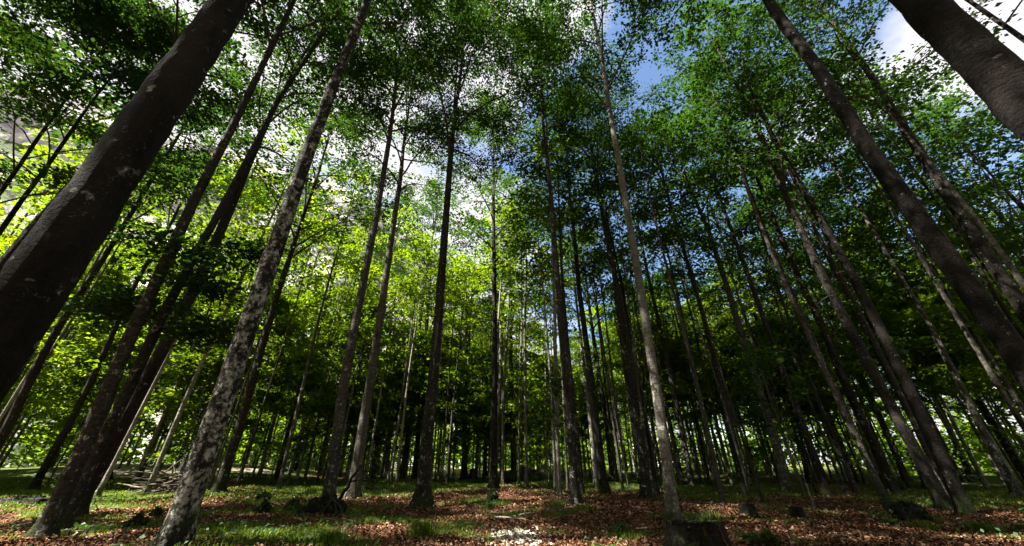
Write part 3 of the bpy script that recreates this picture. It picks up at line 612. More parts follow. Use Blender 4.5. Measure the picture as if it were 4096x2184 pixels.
POLE = [stock('slim_beech', H, d, h0, Rc, nl, 3, 5 if i > 3 else 4, .16 if i > 3 else .22, 460 + 7 * i, M_LEAF if i > 3 else M_LEAF_LIT, low, .7) for i, (H, d, h0, Rc, nl, low) in enumerate(((17, .15, 10.5, 1.7, 12, 2), (20, .19, 13, 1.9, 12, 1), (14, .11, 8, 1.5, 11, 3), (18, .17, 11, 1.6, 12, 2)) * 2)]  # left poles take the sunlit leaf tone, right poles the shaded one
used = {}
SPOTS = list(PLACED)
def place(kinds, k, x, y, label, group, cat='tree', sc=None, lichen=.35, grey=.5, pale=0.0):
    src = kinds[k]; s = sc or rng.uniform(.88, 1.12)
    z = float(terrain(x, y)); rz = rng.uniform(0, 6.28); scv = (s * rng.uniform(.92, 1.08), s * rng.uniform(.92, 1.08), s)
    if src.name not in used:
        used[src.name] = 1; o = src; o.location = (x, y, z); o.rotation_euler = (0, 0, rz); o.scale = scv
    else: o = copy_tree(src, (x, y, z), rz, scv)
    tag(o, label, cat, group); set_bark(o, lichen, grey, pale)
    return o
def clear_at(x, y, dmin):
    return all((x - a) ** 2 + (y - b) ** 2 > dmin * dmin for a, b, *_ in SPOTS)
def in_clearing(x, y):
    a = math.degrees(math.atan2(x, y)); d = math.hypot(x, y)
    return -80 < a < 6 and 12 < d < 70
def img_x(x, y):                                # where the foot of a tree shows across the photograph
    dep = y * FWD[1] - CAM_H * FWD[2]; return CX + F * x / max(dep, .3)
ANCH = sorted((img_x(p[0], p[1]), p[3]) for p in PLACED if p[1] > 1 and -200 < img_x(p[0], p[1]) < 4300)
ORD = ['first', 'second', 'third', 'fourth', 'fifth', 'sixth', 'seventh', 'eighth', 'ninth', 'tenth', 'eleventh', 'twelfth', 'thirteenth', 'fourteenth', 'fifteenth', 'sixteenth', 'seventeenth', 'eighteenth', 'nineteenth', 'twentieth', 'twenty-first', 'twenty-second', 'twenty-third', 'twenty-fourth', 'twenty-fifth', 'twenty-sixth', 'twenty-seventh', 'twenty-eighth', 'twenty-ninth', 'thirtieth', 'thirty-first', 'thirty-second', 'thirty-third']
def rank_labels(items, kind, group):            # each far tree is told by counting on from the near trunk beside it
    seen = {}
    for o in sorted(items, key=lambda o: img_x(o.location.x, o.location.y)):
        ix = img_x(o.location.x, o.location.y)
        lf = [a for a in ANCH if a[0] <= ix]; key = lf[-1][1] if lf else None
        seen[key] = seen.get(key, 0) + 1; n_ = (ORD[seen[key] - 1] if seen[key] <= len(ORD) else 'further')
        o['label'] = f'{n_} {kind} right of the {key}' if key else f'{n_} {kind} from the left picture edge'
        o['group'] = group
far_tall = []; cnt = 0; n_clear = 0
for _ in range(4000):
    if cnt >= 13: break
    az_ = rng.uniform(-62, 62); d = 15 + 29 * rng.random() ** .75
    x, y = d * math.sin(R(az_)), d * math.cos(R(az_))
    if in_clearing(x, y) and (n_clear >= 3 or rng.random() > .05): continue
    n_clear += in_clearing(x, y)
    if d > np.interp(az_, [4, 22, 34, 62], [20, 25, 36, 40]) and az_ > 4: continue
    if not clear_at(x, y, 1.9): continue
    SPOTS.append((x, y, .3)); cnt += 1
    far_tall.append(place(TALL, int(rng.integers(6)), x, y, None, None, lichen=rng.uniform(.2, .5), grey=rng.uniform(.3, 1.0)))
for i, (az_, d) in enumerate(((-30, 33), (-22, 32), (-15, 34), (-7, 33), (-2.5, 29), (2, 24), (-38, 36))):
    x, y = d * math.sin(R(az_)), d * math.cos(R(az_)); SPOTS.append((x, y, .3))
    far_tall.append(place(TALL, i % 6, x, y, None, None, lichen=rng.uniform(.3, .5), grey=rng.uniform(.3, 1.0), pale=rng.uniform(0, .5), sc=rng.uniform(.98, 1.15)))
rank_labels(far_tall, 'slender far beech', 'tall beeches of the wood behind')
far_young = []; cnt = 0
for _ in range(4000):
    if cnt >= 190: break
    az_ = rng.uniform(-64, 63); d = 18 + 42 * rng.random() ** .7
    x, y = d * math.sin(R(az_)), d * math.cos(R(az_))
    if d < 28 and rng.random() > (.06 if az_ < 8 else .22): continue
    if az_ > 10 and d < 27: continue
    if not clear_at(x, y, 1.5): continue
    SPOTS.append((x, y, .1)); cnt += 1
    kk = ([2, 2, 0] if d < 29 else [0, 4, 2] if d < 38 else [1, 0, 4] if d < 47 else [3, 5, 6]) if az_ < 12 else ([2, 0, 4] if d < 33 else [1, 3, 5] if d < 40 else [3, 5, 6])
    far_young.append(place(YOUNG, kk[int(rng.integers(3))], x, y, None, None, lichen=.45, grey=rng.uniform(.6, 1), pale=rng.uniform(.2, 1), sc=rng.uniform(.8, 1.2)))
far_pole = []; cnt = 0
for _ in range(4000):
    if cnt >= 255: break
    az_ = rng.uniform(-60, 62); d = 16 + 38 * rng.random() ** .8
    if az_ < 4 and d < 23: continue
    x, y = d * math.sin(R(az_)), d * math.cos(R(az_))
    if not clear_at(x, y, .8): continue
    SPOTS.append((x, y, .1)); cnt += 1
    far_pole.append(place(POLE, int(rng.integers(4)) + (4 if az_ > 8 else 0), x, y, None, None, lichen=rng.uniform(.3, .6), grey=rng.uniform(.3, 1), pale=rng.uniform(.0, 1) * (1 if az_ < 8 else .25), sc=rng.uniform(.85, 1.2)))  # left poles paler, front light put into their bark
rank_labels(far_pole, 'slim bare beech pole', 'slim beech poles of the wood behind')
rank_labels(far_young, 'leafy young beech', 'young beeches of the understorey')
# the wood goes on beside and behind the photographer
for i, (x, y) in enumerate(((-7.5, -1.5), (-4.5, -6.5), (1.5, -8.5), (8.5, -6.0), (12.5, -1.5), (-11.5, 3.2), (-10.5, -6), (-2.0, -3.8), (14.5, 3.5), (-13.5, -2.5), (-16, -5.5), (-15.5, 1.2), (-19, -2))):
    place(TALL_FINE, i % 2, x, y, 'tall beech of the wood behind the photographer', 'beeches behind the photographer', sc=1.05)

for i, (az_, d, lab) in enumerate(((47, 17, 'tall beech with dense dark crown filling the upper right'), (57, 19, 'tall beech far right, just left of the nearly black slanting trunk'))):
    place(TALL_FINE, i % 2, d * math.sin(R(az_)), d * math.cos(R(az_)), lab, 'tall dense beeches of the right stand', sc=rng.uniform(.82, .95), lichen=.3, grey=.3)
for i, (x, y, lab) in enumerate(((-11.6, 11.2, 'tall beech seen just behind the twin beech'), (-14, 8.3, 'tall beech at the left edge behind the massive left trunk'), (-15.5, 4.6, 'dim tall beech at the far left edge'))):
    place(TALL_FINE, i % 2, x, y, lab, 'tall beeches at the left edge', sc=.95, lichen=.3, grey=.3)
c = []
for _ in range(560):
    az_ = rng.uniform(88, 272); d = rng.uniform(28, 48); c.append((d * math.sin(R(az_)), d * math.cos(R(az_)), rng.uniform(1, 25)))
wb = foliage_mass('woods_behind', np.array(c), rng.uniform(2.4, 4.2, len(c)), 60, 1.1, M_LEAF, 19)
tag(wb, 'dark leafy wood going on behind the photographer', 'woods', kind='stuff')
# far-off wood beyond the stand
c = []
for _ in range(900):
    az_ = rng.uniform(-82, 82); d = rng.uniform(66, 92); c.append((d * math.sin(R(az_)), d * math.cos(R(az_)), 1.0 + 14 * rng.random() ** 1.6))
fw = foliage_mass('distant_woods', np.array(c), rng.uniform(2.2, 4.2, len(c)), 84, .76, M_LEAF_LIT, 9)
tag(fw, 'sunlit far-off leafy wood closing the view between the trunks', 'woods', kind='stuff')

# ------------------------------------------------------------------ young spruces
def spruce_stock(H, seed, R0=.30):
    e = empty('young_spruce', (0, 0, 0)); r = np.random.default_rng(seed)
    hs = np.linspace(-.2, H, 14); ax = np.stack([0 * hs, 0 * hs, hs], -1)
    v, f = tube(ax, np.maximum(.006, H * .008 * (1 - hs / H)), 8); mesh_obj('trunk', v, f, M_TWIG, e, True)
    br = MB(); C = []; D = []; NN = []
    nb = int(H * 11)
    for i in range(nb):
        t = (i + r.random()) / nb; h = H * (.06 + .93 * t); L = R0 * H * (1 - t) ** .8 * r.uniform(.75, 1.15) + .08
        q = limb_pts(np.array([0, 0, h]), r.uniform(0, 6.28), r.uniform(-.35, .05), L, 5, r, -.15)
        v, f = tube(q, .012 * np.linspace(1, .25, 6), 3); br.add(v, f)
        m = int(14 + 22 * L); k = r.random(m) * 5; i0 = np.minimum(k.astype(int), 4); p = q[i0] + (q[i0 + 1] - q[i0]) * (k - i0)[:, None]
        dirv = unit(q[-1] - q[0]); side = unit(np.cross(dirv, (0, 0, 1)))
        sgn = r.choice([-1, 1], m)[:, None]
        C.append(p); D.append(unit(dirv * r.uniform(.5, 1.2, (m, 1)) + side * sgn * r.uniform(.3, 1, (m, 1)) + r.normal(0, .18, (m, 3)) - (0, 0, .25))); NN.append(unit(np.array([0, 0, 1.0]) + r.normal(0, .5, (m, 3))))
    tag(br.build('branches', M_TWIG, e), kind='stuff')
    C = np.concatenate(C); D = np.concatenate(D); NN = np.concatenate(NN); ln = r.uniform(.16, .38, len(C))
    v, f = leaf_quads(C, D, NN, ln, ln * .28, .05)
    mesh_obj('crown', v, f, M_NEEDLE, e)
    return e
SPR = [spruce_stock(9.0, 71), spruce_stock(5.0, 72, .34), spruce_stock(2.0, 73, .45)]
for k, px, py, sc, lab in ((0, 1655, 1893, .9, 'dim young spruce behind the high-forking beech left of centre'),
                           (0, 2760, 1890, 1.1, 'ragged dark young spruce right of the white-banded beech'),
                           (2, 3862, 1925, 1.0, 'low black-green spruce sapling at the foot of the mossy brown beech'),
                           (1, 3020, 1915, .5, 'small dark bushy spruce left of the pale-footed forking beech'),
                           (1, 1175, 1890, .8, 'dark conifer in the understorey behind the pale slim leaning beech'),
                           (2, 1480, 1965, .75, 'knee-high spruce seedling beside the leaning mossy log')):
    g = ground_at(px, py); place(SPR, k, g[0], g[1], lab, 'young spruces', sc=sc)

# ------------------------------------------------------------------ thin saplings in front of the stand
SAP = [stock('beech_sapling', 3.4, .035, 1.0, .75, 11, 2, 7, .10, 501, M_LEAF, 0, .35), stock('beech_sapling', 4.6, .05, 1.6, 1.0, 13, 2, 8, .11, 511, M_LEAF, 0, .4), stock('beech_sapling', 2.2, .025, .5, .6, 10, 2, 7, .09, 521, M_LEAF, 0, .3)]
for k, px, py, sc, lab in ((0, 2122, 1948, 1, 'thin beech sapling between the centre trunk and the black-seamed beech'), (1, 2233, 1988, 1, 'wiry beech sapling rising just left of the black-seamed beech'),
                           (0, 1820, 1913, 1, 'thin sapling between the two-toned beech and the slim brown one'), (1, 3266, 2045, 1.05, 'bent pale sapling with drooping leaves in front of the right stand'),
                           (1, 760, 1950, 1, 'thin leafy sapling half hidden behind the mottled trunk'), (0, 1105, 1915, 1.1, 'sapling with bare white twigs left of the root mound'),
                           (2, 3700, 1960, 1, 'small leafy sapling in the grass of the right stand'), (1, 40, 1925, 1, 'thin pale sapling near the left picture edge'), (2, 2480, 1900, 1, 'tiny sapling by the cut log end right of the clump')):
    g = ground_at(px, py); place(SAP, k, g[0], g[1], lab, 'beech saplings', 'sapling', sc=sc, lichen=.5, grey=1)

# ------------------------------------------------------------------ big stump in front
def stump(px, py, r_top, h, label, seed, top_tilt=.035, mat=None, big=True):
    g = ground_at(px, py) if not isinstance(px, tuple) else np.array(px)
    e = empty('tree_stump', g); tag(e, label, 'stump'); r = np.random.default_rng(seed)
    ns = 72 if big else 18; ph = np.linspace(0, 2 * np.pi, ns, endpoint=False)
    hs = np.array([-.12, 0, .05, .1, .16, .22, .29, .36, .44, .52, .6, .68, .76, .84, .92, 1.0]) * h
    p1 = r.uniform(0, 6.28, 5)
    prof = 1 + (2.4 * (np.exp(-np.maximum(hs, 0) / (h * .5)) - math.exp(-2)) if big else 1.1 * np.exp(-np.maximum(hs, 0) / (h * .22)))
    lob = .5 + .5 * np.cos(5 * ph + p1[0]) + .3 * np.cos(3 * ph + p1[1])
    rr = r_top * (1 + (prof - 1)[:, None] * (.35 + .65 * lob)[None, :] + .05 * np.sin(7 * ph + p1[2])[None, :] + .03 * np.sin(13 * ph + p1[3])[None, :] + .045 * np.abs(np.sin(8.5 * ph + 1.5 * np.sin(3 * ph))[None, :] + .3 * np.sin(hs * 11)[:, None]) + .02 * r.standard_normal((len(hs), ns)))
    zz = np.repeat(hs[:, None], ns, 1); zz[-1] += top_tilt * r_top * 2 * -np.sin(ph) + .012 * h * r.standard_normal(ns) * (1 + np.sin(2 * ph))
    V = np.stack([rr * np.cos(ph), rr * np.sin(ph), zz], -1).reshape(-1, 3)
    i = np.arange(len(hs) - 1)[:, None] * ns; j = np.arange(ns)[None]; Fq = np.stack([i + j, i + (j + 1) % ns, i + ns + (j + 1) % ns, i + ns + j], -1).reshape(-1, 4)
    mesh_obj('body', V, Fq, mat or M_DARKSTUMP, e, True)
    rim = V[-ns:]; rings = [rim * np.array([k, k, 1]) + np.array([0, 0, dz]) for k, dz in ((.97, .004), (.8, -.012), (.5, -.03), (.2, -.02), (.02, -.02))]
    tv = np.concatenate(rings); tv[ns:, 2] += r.normal(0, .012, len(tv) - ns); i = np.arange(4)[:, None] * ns
    mesh_obj('cut_top', tv, np.stack([i + j, i + (j + 1) % ns, i + ns + (j + 1) % ns, i + ns + j], -1).reshape(-1, 4), M_STUMPTOP, e, True)
    if big:
        for a in (-2.5, -1.9, -.7, -.15, .8, 2.2):
            L = r.uniform(.5, .9); q = limb_pts(np.array([1.2 * r_top * math.cos(a), 1.2 * r_top * math.sin(a), .10]), a, -.12, L, 6, r, .1)
            q[:, 2] = np.linspace(.13, -.06, 7); v, f = tube(q, .085 * np.linspace(1, .35, 7), 9, None, r, .05); mesh_obj('root', v, f, mat or M_DARKSTUMP, e, True)
        def Rb(an_, z_):                                # the stump's own surface
            an_ = np.mod(an_, 2 * np.pi); ia = (an_ / (2 * np.pi) * ns).astype(int) % ns
            iz = np.clip(np.searchsorted(hs, z_) - 1, 0, len(hs) - 2); tz = np.clip((z_ - hs[iz]) / (hs[iz + 1] - hs[iz]), 0, 1)
            return rr[iz, ia] * (1 - tz) + rr[iz + 1, ia] * tz
        # strip of red rotten wood where the bark has gone
        for a0_, w_, z0, z1 in ((-1.12, .16, .45, .97), (-.93, .22, .22, .60), (-1.0, .12, .58, .72)):
            zz_ = np.linspace(z0, z1, 9) * h; aa_ = np.linspace(-.5, .5, 6)
            A2, Z2 = np.meshgrid(aa_, zz_); wdt = w_ * (.55 + .45 * np.sin(np.linspace(0, np.pi, 9)))[:, None]
            A2 = a0_ + A2 * wdt + .12 * (1 - Z2 / h) + .04 * np.sin(Z2 * 40); R2 = Rb(A2, Z2) + .014 + r.normal(0, .007, A2.shape)
            wv = np.stack([R2 * np.cos(A2), R2 * np.sin(A2), Z2], -1).reshape(-1, 3)
            ii_ = np.arange(54).reshape(9, 6); mesh_obj('rotten_strip', wv, np.stack([ii_[:-1, :-1], ii_[:-1, 1:], ii_[1:, 1:], ii_[1:, :-1]], -1).reshape(-1, 4), M_REDROT, e, False)
        k = 5200; a = r.uniform(0, 6.28, k); q = r.random(k) * .97; top = r.random(k) < .25
        rad = np.where(top, r_top * np.sqrt(r.random(k)), Rb(a, q * h)); z = np.where(top, h - .01 - top_tilt * r_top * 2 * np.sin(a) * rad / r_top, q * h)
        keep_ = top | (np.sin(3 * a + 1.2) + .7 * np.sin(9 * q + a) + .5 * r.standard_normal(k) > .75) | (r.random(k) < .04)
        c_ = np.stack([rad * np.cos(a), rad * np.sin(a), z], -1)[keep_]; k = len(c_)
        ln = r.uniform(.010, .032, k); v, f = leaf_quads(c_, unit(r.standard_normal((k, 3)) + c_ * (1.5, 1.5, 0) + (0, 0, .4)), unit(r.standard_normal((k, 3))), ln, ln * .7)
        tag(mesh_obj('moss', v, f, M_MOSS, e), kind='stuff')
    return e
d_ = ray(2776, 2086); tp = np.array([0, 0, CAM_H]) + d_ * 4.15
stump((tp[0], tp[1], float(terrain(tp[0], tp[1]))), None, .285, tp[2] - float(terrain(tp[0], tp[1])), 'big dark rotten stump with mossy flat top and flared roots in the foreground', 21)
stump(2995, 2062, .16, .24, 'small black stump in the leaf litter right of the big stump', 22, big=False)
stump(3195, 2078, .15, .26, 'small mossy stump near the foot of the bent sapling', 23, big=False)
stump(3418, 1962, .18, .40, 'broken orange-topped stump at the foot of the pale beech', 24, .25, M_REDROT, False)
stump(1891, 1915, .30, .75, 'upturned dark stump behind the slim brown beech', 25, .2, None, False)

# ------------------------------------------------------------------ mossy stones and mounds
def lump(px, py, wpx, hpx, label, seed, mat=None, name='mossy_stone', cat='stone', tufts=True):
    g = ground_at(px, py); dep = float(np.dot(g - np.array([0, 0, CAM_H]), FWD)); rx = wpx * dep / F / 2; h = hpx * dep / F
    r = np.random.default_rng(seed); n1, n2 = 12, 22
    th = np.linspace(0, np.pi / 2 + .25, n1); ph = np.linspace(0, 2 * np.pi, n2, endpoint=False); T, P_ = np.meshgrid(th, ph, indexing='ij')
    pr = r.uniform(0, 6.28, 6)
    k = 1 + .16 * np.sin(2 * P_ + 3 * T + pr[0]) + .12 * np.sin(5 * P_ - 4 * T + pr[1]) + .08 * np.sin(9 * P_ + 7 * T + pr[2]) + .05 * r.standard_normal(T.shape) * np.sin(T)
    V = np.stack([rx * k * np.sin(T) * np.cos(P_), rx * .8 * k * np.sin(T) * np.sin(P_), h * k * np.cos(T) - .02], -1).reshape(-1, 3)
    i = np.arange(n1 - 1)[:, None] * n2; j = np.arange(n2)[None]; Fq = np.stack([i + j, i + n2 + j, i + n2 + (j + 1) % n2, i + (j + 1) % n2], -1).reshape(-1, 4)
    e = empty(name, g); tag(e, label, cat)
    mesh_obj('body', V, Fq, mat or M_MOUND, e, True)
    if tufts:
        m = 500; k_ = r.integers(0, len(V) - n2 * 2, m); c_ = V[k_] * 1.01; ln = r.uniform(.03, .09, m)
        v, f = leaf_quads(c_, unit(r.standard_normal((m, 3)) + (0, 0, 1.1)), unit(r.standard_normal((m, 3))), ln, ln * .5)
        tag(mesh_obj('moss', v, f, M_MOSS, e), kind='stuff')
    return e
for i, a in enumerate(((536, 2115, 70, 40, 'dark mossy stone on the litter between twin beech and mottled trunk'), (1052, 2000, 50, 22, 'dark flat stone on the lit slope behind the mottled trunk'),
                       (1050, 2048, 60, 30, 'rounded dark stone left of the root mound'), (1971, 2000, 50, 28, 'mossy lump at the foot of the black centre trunk'),
                       (3642, 2072, 140, 46, 'large dark moss mound on the litter before the right stand'), (2493, 1890, 45, 20, 'log-like stone right of the tight clump'),
                       (85, 2010, 170, 20, 'low dark earth mound with sticks at the left edge'), (3085, 2184, 70, 40, 'mossy lump at the lower edge right of the big stump'),
                       (620, 2062, 40, 22, 'small black stone in the bright grass'), (2090, 1925, 140, 45, 'green bushy mound right of the centre trunk'), (3560, 1960, 90, 45, 'dark mound behind the black rough-barked beech'),
                       (2760, 1935, 60, 22, 'low mossy hump behind the white-banded beech'), (1170, 2035, 60, 25, 'small tussock-topped stone left of the root mound'))):
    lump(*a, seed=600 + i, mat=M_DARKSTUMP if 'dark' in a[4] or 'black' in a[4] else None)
mound = lump(1290, 2060, 150, 62, 'dark root mound with bare roots at the foot of the grey beech', 640, M_DARKSTUMP, 'root_mound', 'mound')
r = np.random.default_rng(77)
for k in range(11):
    a = r.uniform(-2.9, -.2); q = limb_pts(np.array([.12, .1, .42]), a, -.35, r.uniform(.5, .95), 6, r, .25); q[:, 2] = np.linspace(.42, -.02, 7) + r.normal(0, .02, 7)
    v, f = tube(q, .026 * np.linspace(1, .3, 7), 6); mesh_obj('root', v, f, M_TWIG, mound, True)

# ------------------------------------------------------------------ fallen branches
def stick(p0, p1, rad, label, seed, mat=None, twigs=2, lift=.03, name='fallen_branch', cat='branch', group='fallen branches on the forest floor'):
    r = np.random.default_rng(seed); a = ground_at(*p0) if len(p0) == 2 else np.array(p0); b = ground_at(*p1) if len(p1) == 2 else np.array(p1)
    t = np.linspace(0, 1, 9)[:, None]; q = (b - a) * t; L = np.linalg.norm(b - a)
    q += r.normal(0, .018 * L, (9, 3)) * np.sin(np.pi * t) ** .5 * (1, 1, .35); q[:, 2] += lift + .04 * np.sin(np.pi * t[:, 0]) * r.random()
    e = empty(name, a); tag(e, label, cat, group)
    v, f = tube(q, rad * np.linspace(1, .45, 9), 7, None, r, .05, True); mesh_obj('stem', v, f, mat or M_DEAD, e, True)
    for k in range(twigs):
        i = int(r.integers(3, 8)); d = unit(q[i] - q[i - 1]); az_ = math.atan2(d[1], d[0]) + r.choice([-1, 1]) * r.uniform(.4, .9)
        w = limb_pts(q[i], az_, r.uniform(-.05, .35), L * r.uniform(.15, .35), 4, r, .3); v, f = tube(w, rad * .5 * np.linspace(1, .3, 5), 5); mesh_obj('twig', v, f, mat or M_DEAD, e, True)
    return e
ST = [((2080, 2066), (2306, 2028), .030, 'long pale fallen branch reaching the foot of the black-seamed beech', M_PALEWOOD, 2), ((1980, 2074), (2128, 2090), .028, 'bright orange-white stick lit on the litter left of the long pale branch', M_PALEWOOD, 0),
      ((1178, 2078), (1236, 2104), .022, 'short pale stick below the root mound', M_PALEWOOD, 0), ((1275, 2085), (1436, 2094), .018, 'thin straight stick on the litter right of the root mound', M_DEAD, 1),
      ((1725, 2005), (1755, 2052), .014, 'forked bare twig at the foot of the two-toned beech', M_PALEWOOD, 3), ((1948, 2050), (2040, 2078), .020, 'stick lying right of the centre moss lump', M_DEAD, 1),
      ((2424, 2056), (2522, 2014), .018, 'dark thin stick pointing to the thick dark beech', M_DEAD, 2), ((2550, 2034), (2567, 2056), .014, 'tiny upright-leaning twig left of the white-banded beech', M_PALEWOOD, 1),
      ((2578, 2050), (2626, 2060), .016, 'short pale stick just left of the white-banded beech foot', M_PALEWOOD, 0), ((2384, 2076), (2420, 2120), .016, 'broken stick in the litter left of the big stump', M_DEAD, 2),
      ((2544, 2122), (2590, 2119), .018, 'pale short stick at the left foot of the big stump', M_PALEWOOD, 0), ((0, 1995), (172, 1966), .020, 'long dark stick along the earth mound at the left edge', M_DEAD, 2),
      ((307, 2050), (322, 1992), .018, 'pale upright twig leaning by the twin beech', M_PALEWOOD, 1), ((330, 2015), (394, 2055), .016, 'curved pale twig right of the twin beech foot', M_PALEWOOD, 1),
      ((268, 2160), (365, 2125), .014, 'crooked pale stick right below the twin beech', M_PALEWOOD, 3), ((251, 2120), (274, 2162), .014, 'small twig touching the foot of the twin beech', M_DEAD, 1),
      ((60, 2110), (210, 2092), .014, 'thin pale stick across the litter at the lower left', M_PALEWOOD, 1), ((280, 2032), (420, 2030), .022, 'dark branch lying behind the twin beech foot', M_DEAD, 2),
      ((3330, 2150), (3420, 2158), .014, 'thin stick on the litter at the lower right', M_DEAD, 1), ((2760, 2010), (2860, 2030), .016, 'dark stick behind the big stump', M_DEAD, 1), ((1640, 2110), (1560, 2128), .012, 'thin twig beside the grass tussock', M_DEAD, 1),
      ((3900, 2105), (4010, 2120), .014, 'twig on the litter at the far lower right', M_DEAD, 1), ((470, 2150), (420, 2184), .012, 'thin twig at the lower edge left of the mottled trunk', M_DEAD, 1), ((1780, 1935), (1880, 1925), .03, 'mossy fallen bough behind the two-toned beech', M_DEAD, 2),
      ((3560, 1915), (3790, 1900), .03, 'thin fallen pole lying through the right stand', M_DEAD, 1), ((3945, 1945), (3900, 1850), .018, 'pale leaning dead stick near the right edge', M_PALEWOOD, 1)]
for i, (p0, p1, rad, lab, mt, tw) in enumerate(ST): stick(p0, p1, rad, lab, 700 + i, mt, tw)
# leaning mossy log in front of the smooth grey beech
g0 = ground_at(1352, 2008); g1 = np.array([0, 0, CAM_H]) + ray(1446, 1862) * float(np.dot(ground_at(1412, 1992) - np.array([0, 0, CAM_H]), FWD)) * .97
stick(tuple(g0), tuple(g1), .07, 'dark mossy log leaning against the smooth grey beech', 760, M_DARKSTUMP, 2, 0, 'leaning_log', 'log', None)
# brush pile
pc = ground_at(650, 1972); pile = empty('brush_pile', pc); pile.scale = (1.1, 1.1, 1.15); tag(pile, 'heap of cut branches left of the mottled trunk behind the grass', 'brush pile'); r = np.random.default_rng(5)
for k in range(46):
    L = r.uniform(1.2, 2.6); a = r.normal(.15, .35) + (math.pi if r.random() < .5 else 0); z = r.random() * .7; c_ = np.array([r.normal(0, .75) * (1.1 - z), r.normal(0, .4) * (1 - z), .05 + z * .75])
    q = limb_pts(c_ - .5 * L * np.array([math.cos(a), math.sin(a), 0]), a, r.normal(0, .16), L, 6, r, .1); q[:, 2] = np.maximum(q[:, 2], .02)
    v, f = tube(q, r.uniform(.016, .042) * np.linspace(1, .5, 7), 6); mesh_obj('stick', v, f, M_DEAD if r.random() < .55 else M_TWIG, pile, True)

# ------------------------------------------------------------------ pale flakes standing in for a sun spot in front
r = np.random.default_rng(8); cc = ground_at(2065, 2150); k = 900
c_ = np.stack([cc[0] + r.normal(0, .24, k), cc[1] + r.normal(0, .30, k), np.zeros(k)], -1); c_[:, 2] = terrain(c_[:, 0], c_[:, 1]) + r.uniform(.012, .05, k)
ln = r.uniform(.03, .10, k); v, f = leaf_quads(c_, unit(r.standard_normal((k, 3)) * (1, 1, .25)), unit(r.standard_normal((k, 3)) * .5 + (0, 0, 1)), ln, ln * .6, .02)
tag(mesh_obj('sun_spot_flakes', v, f, M_SUNSPOT), 'scatter of pale flakes standing in for a sun spot on the litter at the lower edge', 'sun spot', kind='stuff')

# ------------------------------------------------------------------ leaf litter, grass, ground cover
r = np.random.default_rng(31)
def field(n, d0, d1, pw=1.0, azm=66):
    a = np.radians(r.uniform(-azm, azm, n)); d = d0 + (d1 - d0) * r.random(n) ** pw
    return d * np.sin(a), d * np.cos(a)
x, y = field(235000, 4.0, 26, 1.25); g = green_at(x, y); kp = r.random(len(x)) > np.clip((g - .22) * 2.2, 0, .96); x, y = x[kp], y[kp]
k = len(x); c_ = np.stack([x, y, terrain(x, y) + r.uniform(.005, .045, k)], -1); ln = r.uniform(.030, .062, k) * (1 + .03 * np.hypot(x, y))
v, f = leaf_quads(c_, unit(r.standard_normal((k, 3)) * (1, 1, .35)), unit(r.standard_normal((k, 3)) * .45 + (0, 0, 1)), ln, ln * .65, .25)
tag(mesh_obj('leaf_litter', v, f, M_LITTER), 'carpet of fallen red-brown beech leaves', 'leaf litter', kind='stuff')
def blades(name, x, y, per, h0, h1, w, mat, label, cat, spread=.05, kind='stuff', parent=None):
    n = len(x) * per; bx = np.repeat(x, per) + r.normal(0, spread, n); by = np.repeat(y, per) + r.normal(0, spread, n)
    hgt = r.uniform(h0, h1, n); a = r.uniform(0, 6.28, n); lean = r.uniform(.15, .8, n) * hgt
    b0 = np.stack([bx, by, terrain(bx, by) - .01], -1); sd = np.stack([-np.sin(a), np.cos(a), 0 * a], -1) * (w * (1 + .04 * np.hypot(bx, by)))[:, None]; out = np.stack([np.cos(a), np.sin(a), 0 * a], -1)
    m_ = b0 + out * (lean * .35)[:, None]; m_[:, 2] += hgt * .65; tp_ = b0 + out * lean[:, None]; tp_[:, 2] += hgt * .92
    V = np.stack([b0 - sd, b0 + sd, m_ + sd * .8, m_ - sd * .8, tp_], 1).reshape(-1, 3); i = np.arange(n)[:, None] * 5
    F_ = np.concatenate([i + np.array([[0, 1, 2, 3]]), i + np.array([[3, 2, 4, 4]])]); F3 = [tuple(q) for q in ()]
    me_v = V; quads = i + np.array([[0, 1, 2, 3]]); tri = i + np.array([[3, 2, 4]])
    me = bpy.data.meshes.new(name); me.vertices.add(len(V)); me.vertices.foreach_set('co', V.astype(np.float32).ravel())
    li = np.concatenate([quads.ravel(), tri.ravel()]).astype(np.int32); ls = np.concatenate([np.arange(n) * 4, n * 4 + np.arange(n) * 3]).astype(np.int32); lt = np.concatenate([np.full(n, 4), np.full(n, 3)]).astype(np.int32)
    me.loops.add(len(li)); me.loops.foreach_set('vertex_index', li); me.polygons.add(2 * n); me.polygons.foreach_set('loop_start', ls); me.polygons.foreach_set('loop_total', lt); me.update(calc_edges=True)
    me.materials.append(mat); o = bpy.data.objects.new(name, me); COL.objects.link(o); tag(o, label, cat, None, kind); return o
x, y = field(110000, 4.0, 36, 1.1); g = green_at(x, y); kp = r.random(len(x)) < np.clip((g - .30) * 1.9, 0, 1); x, y = x[kp], y[kp]
blades('grass', x, y, 4, .03, .12, .006, M_GRASS, 'short green woodland grass between the trees', 'grass', .07)
x, y = field(50000, 4.5, 24, 1.1); g = green_at(x, y); kp = r.random(len(x)) < np.clip((g - .32) * 1.0, 0.012, .8); x, y = x[kp], y[kp]; k = len(x)
c_ = np.stack([x, y, terrain(x, y) + r.uniform(.02, .12, k)], -1); ln = r.uniform(.04, .10, k)
v, f = leaf_quads(c_, unit(r.standard_normal((k, 3)) * (1, 1, .35)), unit(r.standard_normal((k, 3)) * .5 + (0, 0, 1)), ln, ln * .75)
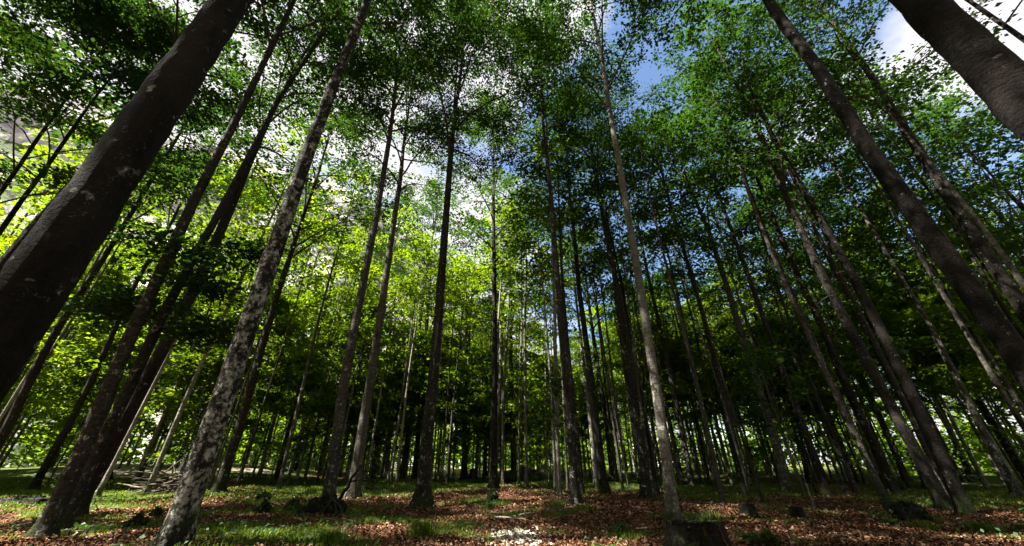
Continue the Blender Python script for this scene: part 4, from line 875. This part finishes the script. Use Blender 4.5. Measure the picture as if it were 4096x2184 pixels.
tag(mesh_obj('ground_cover', v, f, M_HERB), 'low leafy herbs scattered over moss and grass', 'ground cover', kind='stuff')
for i, (px, py, n_, hh_, lab) in enumerate(((1690, 2150, 60, .34, 'tall arching grass tussock at the lower edge left of the sun spot'), (2235, 2030, 40, .24, 'fine grass tuft at the left foot of the black-seamed beech'), (2345, 2045, 30, .2, 'small grass tuft right of the black-seamed beech foot'),
                                            (3930, 2130, 50, .26, 'loose grass tussock on the litter at the lower right'), (3700, 2120, 40, .24, 'thin grass tussock in front of the large moss mound'), (1320, 2170, 45, .24, 'grass tussock at the lower edge below the root mound'), (2520, 2158, 40, .16, 'low grass clump left of the big stump'))):
    g_ = ground_at(px, py); xx = g_[0] + r.normal(0, .10, n_); yy = g_[1] + r.normal(0, .10, n_)
    o = blades('grass_tussock', xx, yy, 5, hh_ * .5, hh_, .005, M_GRASS, lab, 'grass tuft', .03, None); o['group'] = 'grass tussocks'
def herb(px, py, label, seed, n=26, s=.10):
    q = np.random.default_rng(seed); g_ = ground_at(px, py); e = empty('woodland_herb', g_); tag(e, label, 'plant', 'woodland herbs'); m = MB(); tips = []
    for i in range(n):
        w = limb_pts(np.zeros(3), q.uniform(0, 6.28), q.uniform(.5, 1.2), q.uniform(.10, .28), 3, q, .8); v, f = tube(w, np.array([.003, .003, .002, .002]), 3); m.add(v, f); tips += [w[-1], w[-2]]
    m.build('stems', M_HERB, e); c_ = np.array(tips); k = len(c_); ln = q.uniform(.6, 1.3, k) * s
    v, f = leaf_quads(c_, unit(q.standard_normal((k, 3)) * (1, 1, .3)), unit(q.standard_normal((k, 3)) * .35 + (0, 0, 1)), ln, ln * .8); mesh_obj('leaves', v, f, M_HERB, e)
for i, a in enumerate(((2478, 2125, 'leafy green herb on the litter left of the big stump'), (3510, 2075, 'pale green herb left of the large moss mound'), (3570, 2100, 'blue-green herb at the front of the large moss mound'), (3005, 2172, 'bright herb growing at the right foot of the big stump'), (4080, 2125, 'pale herb at the right picture edge'), (1960, 2030, 'green herb below the centre moss lump'))):
    herb(*a, seed=800 + i)
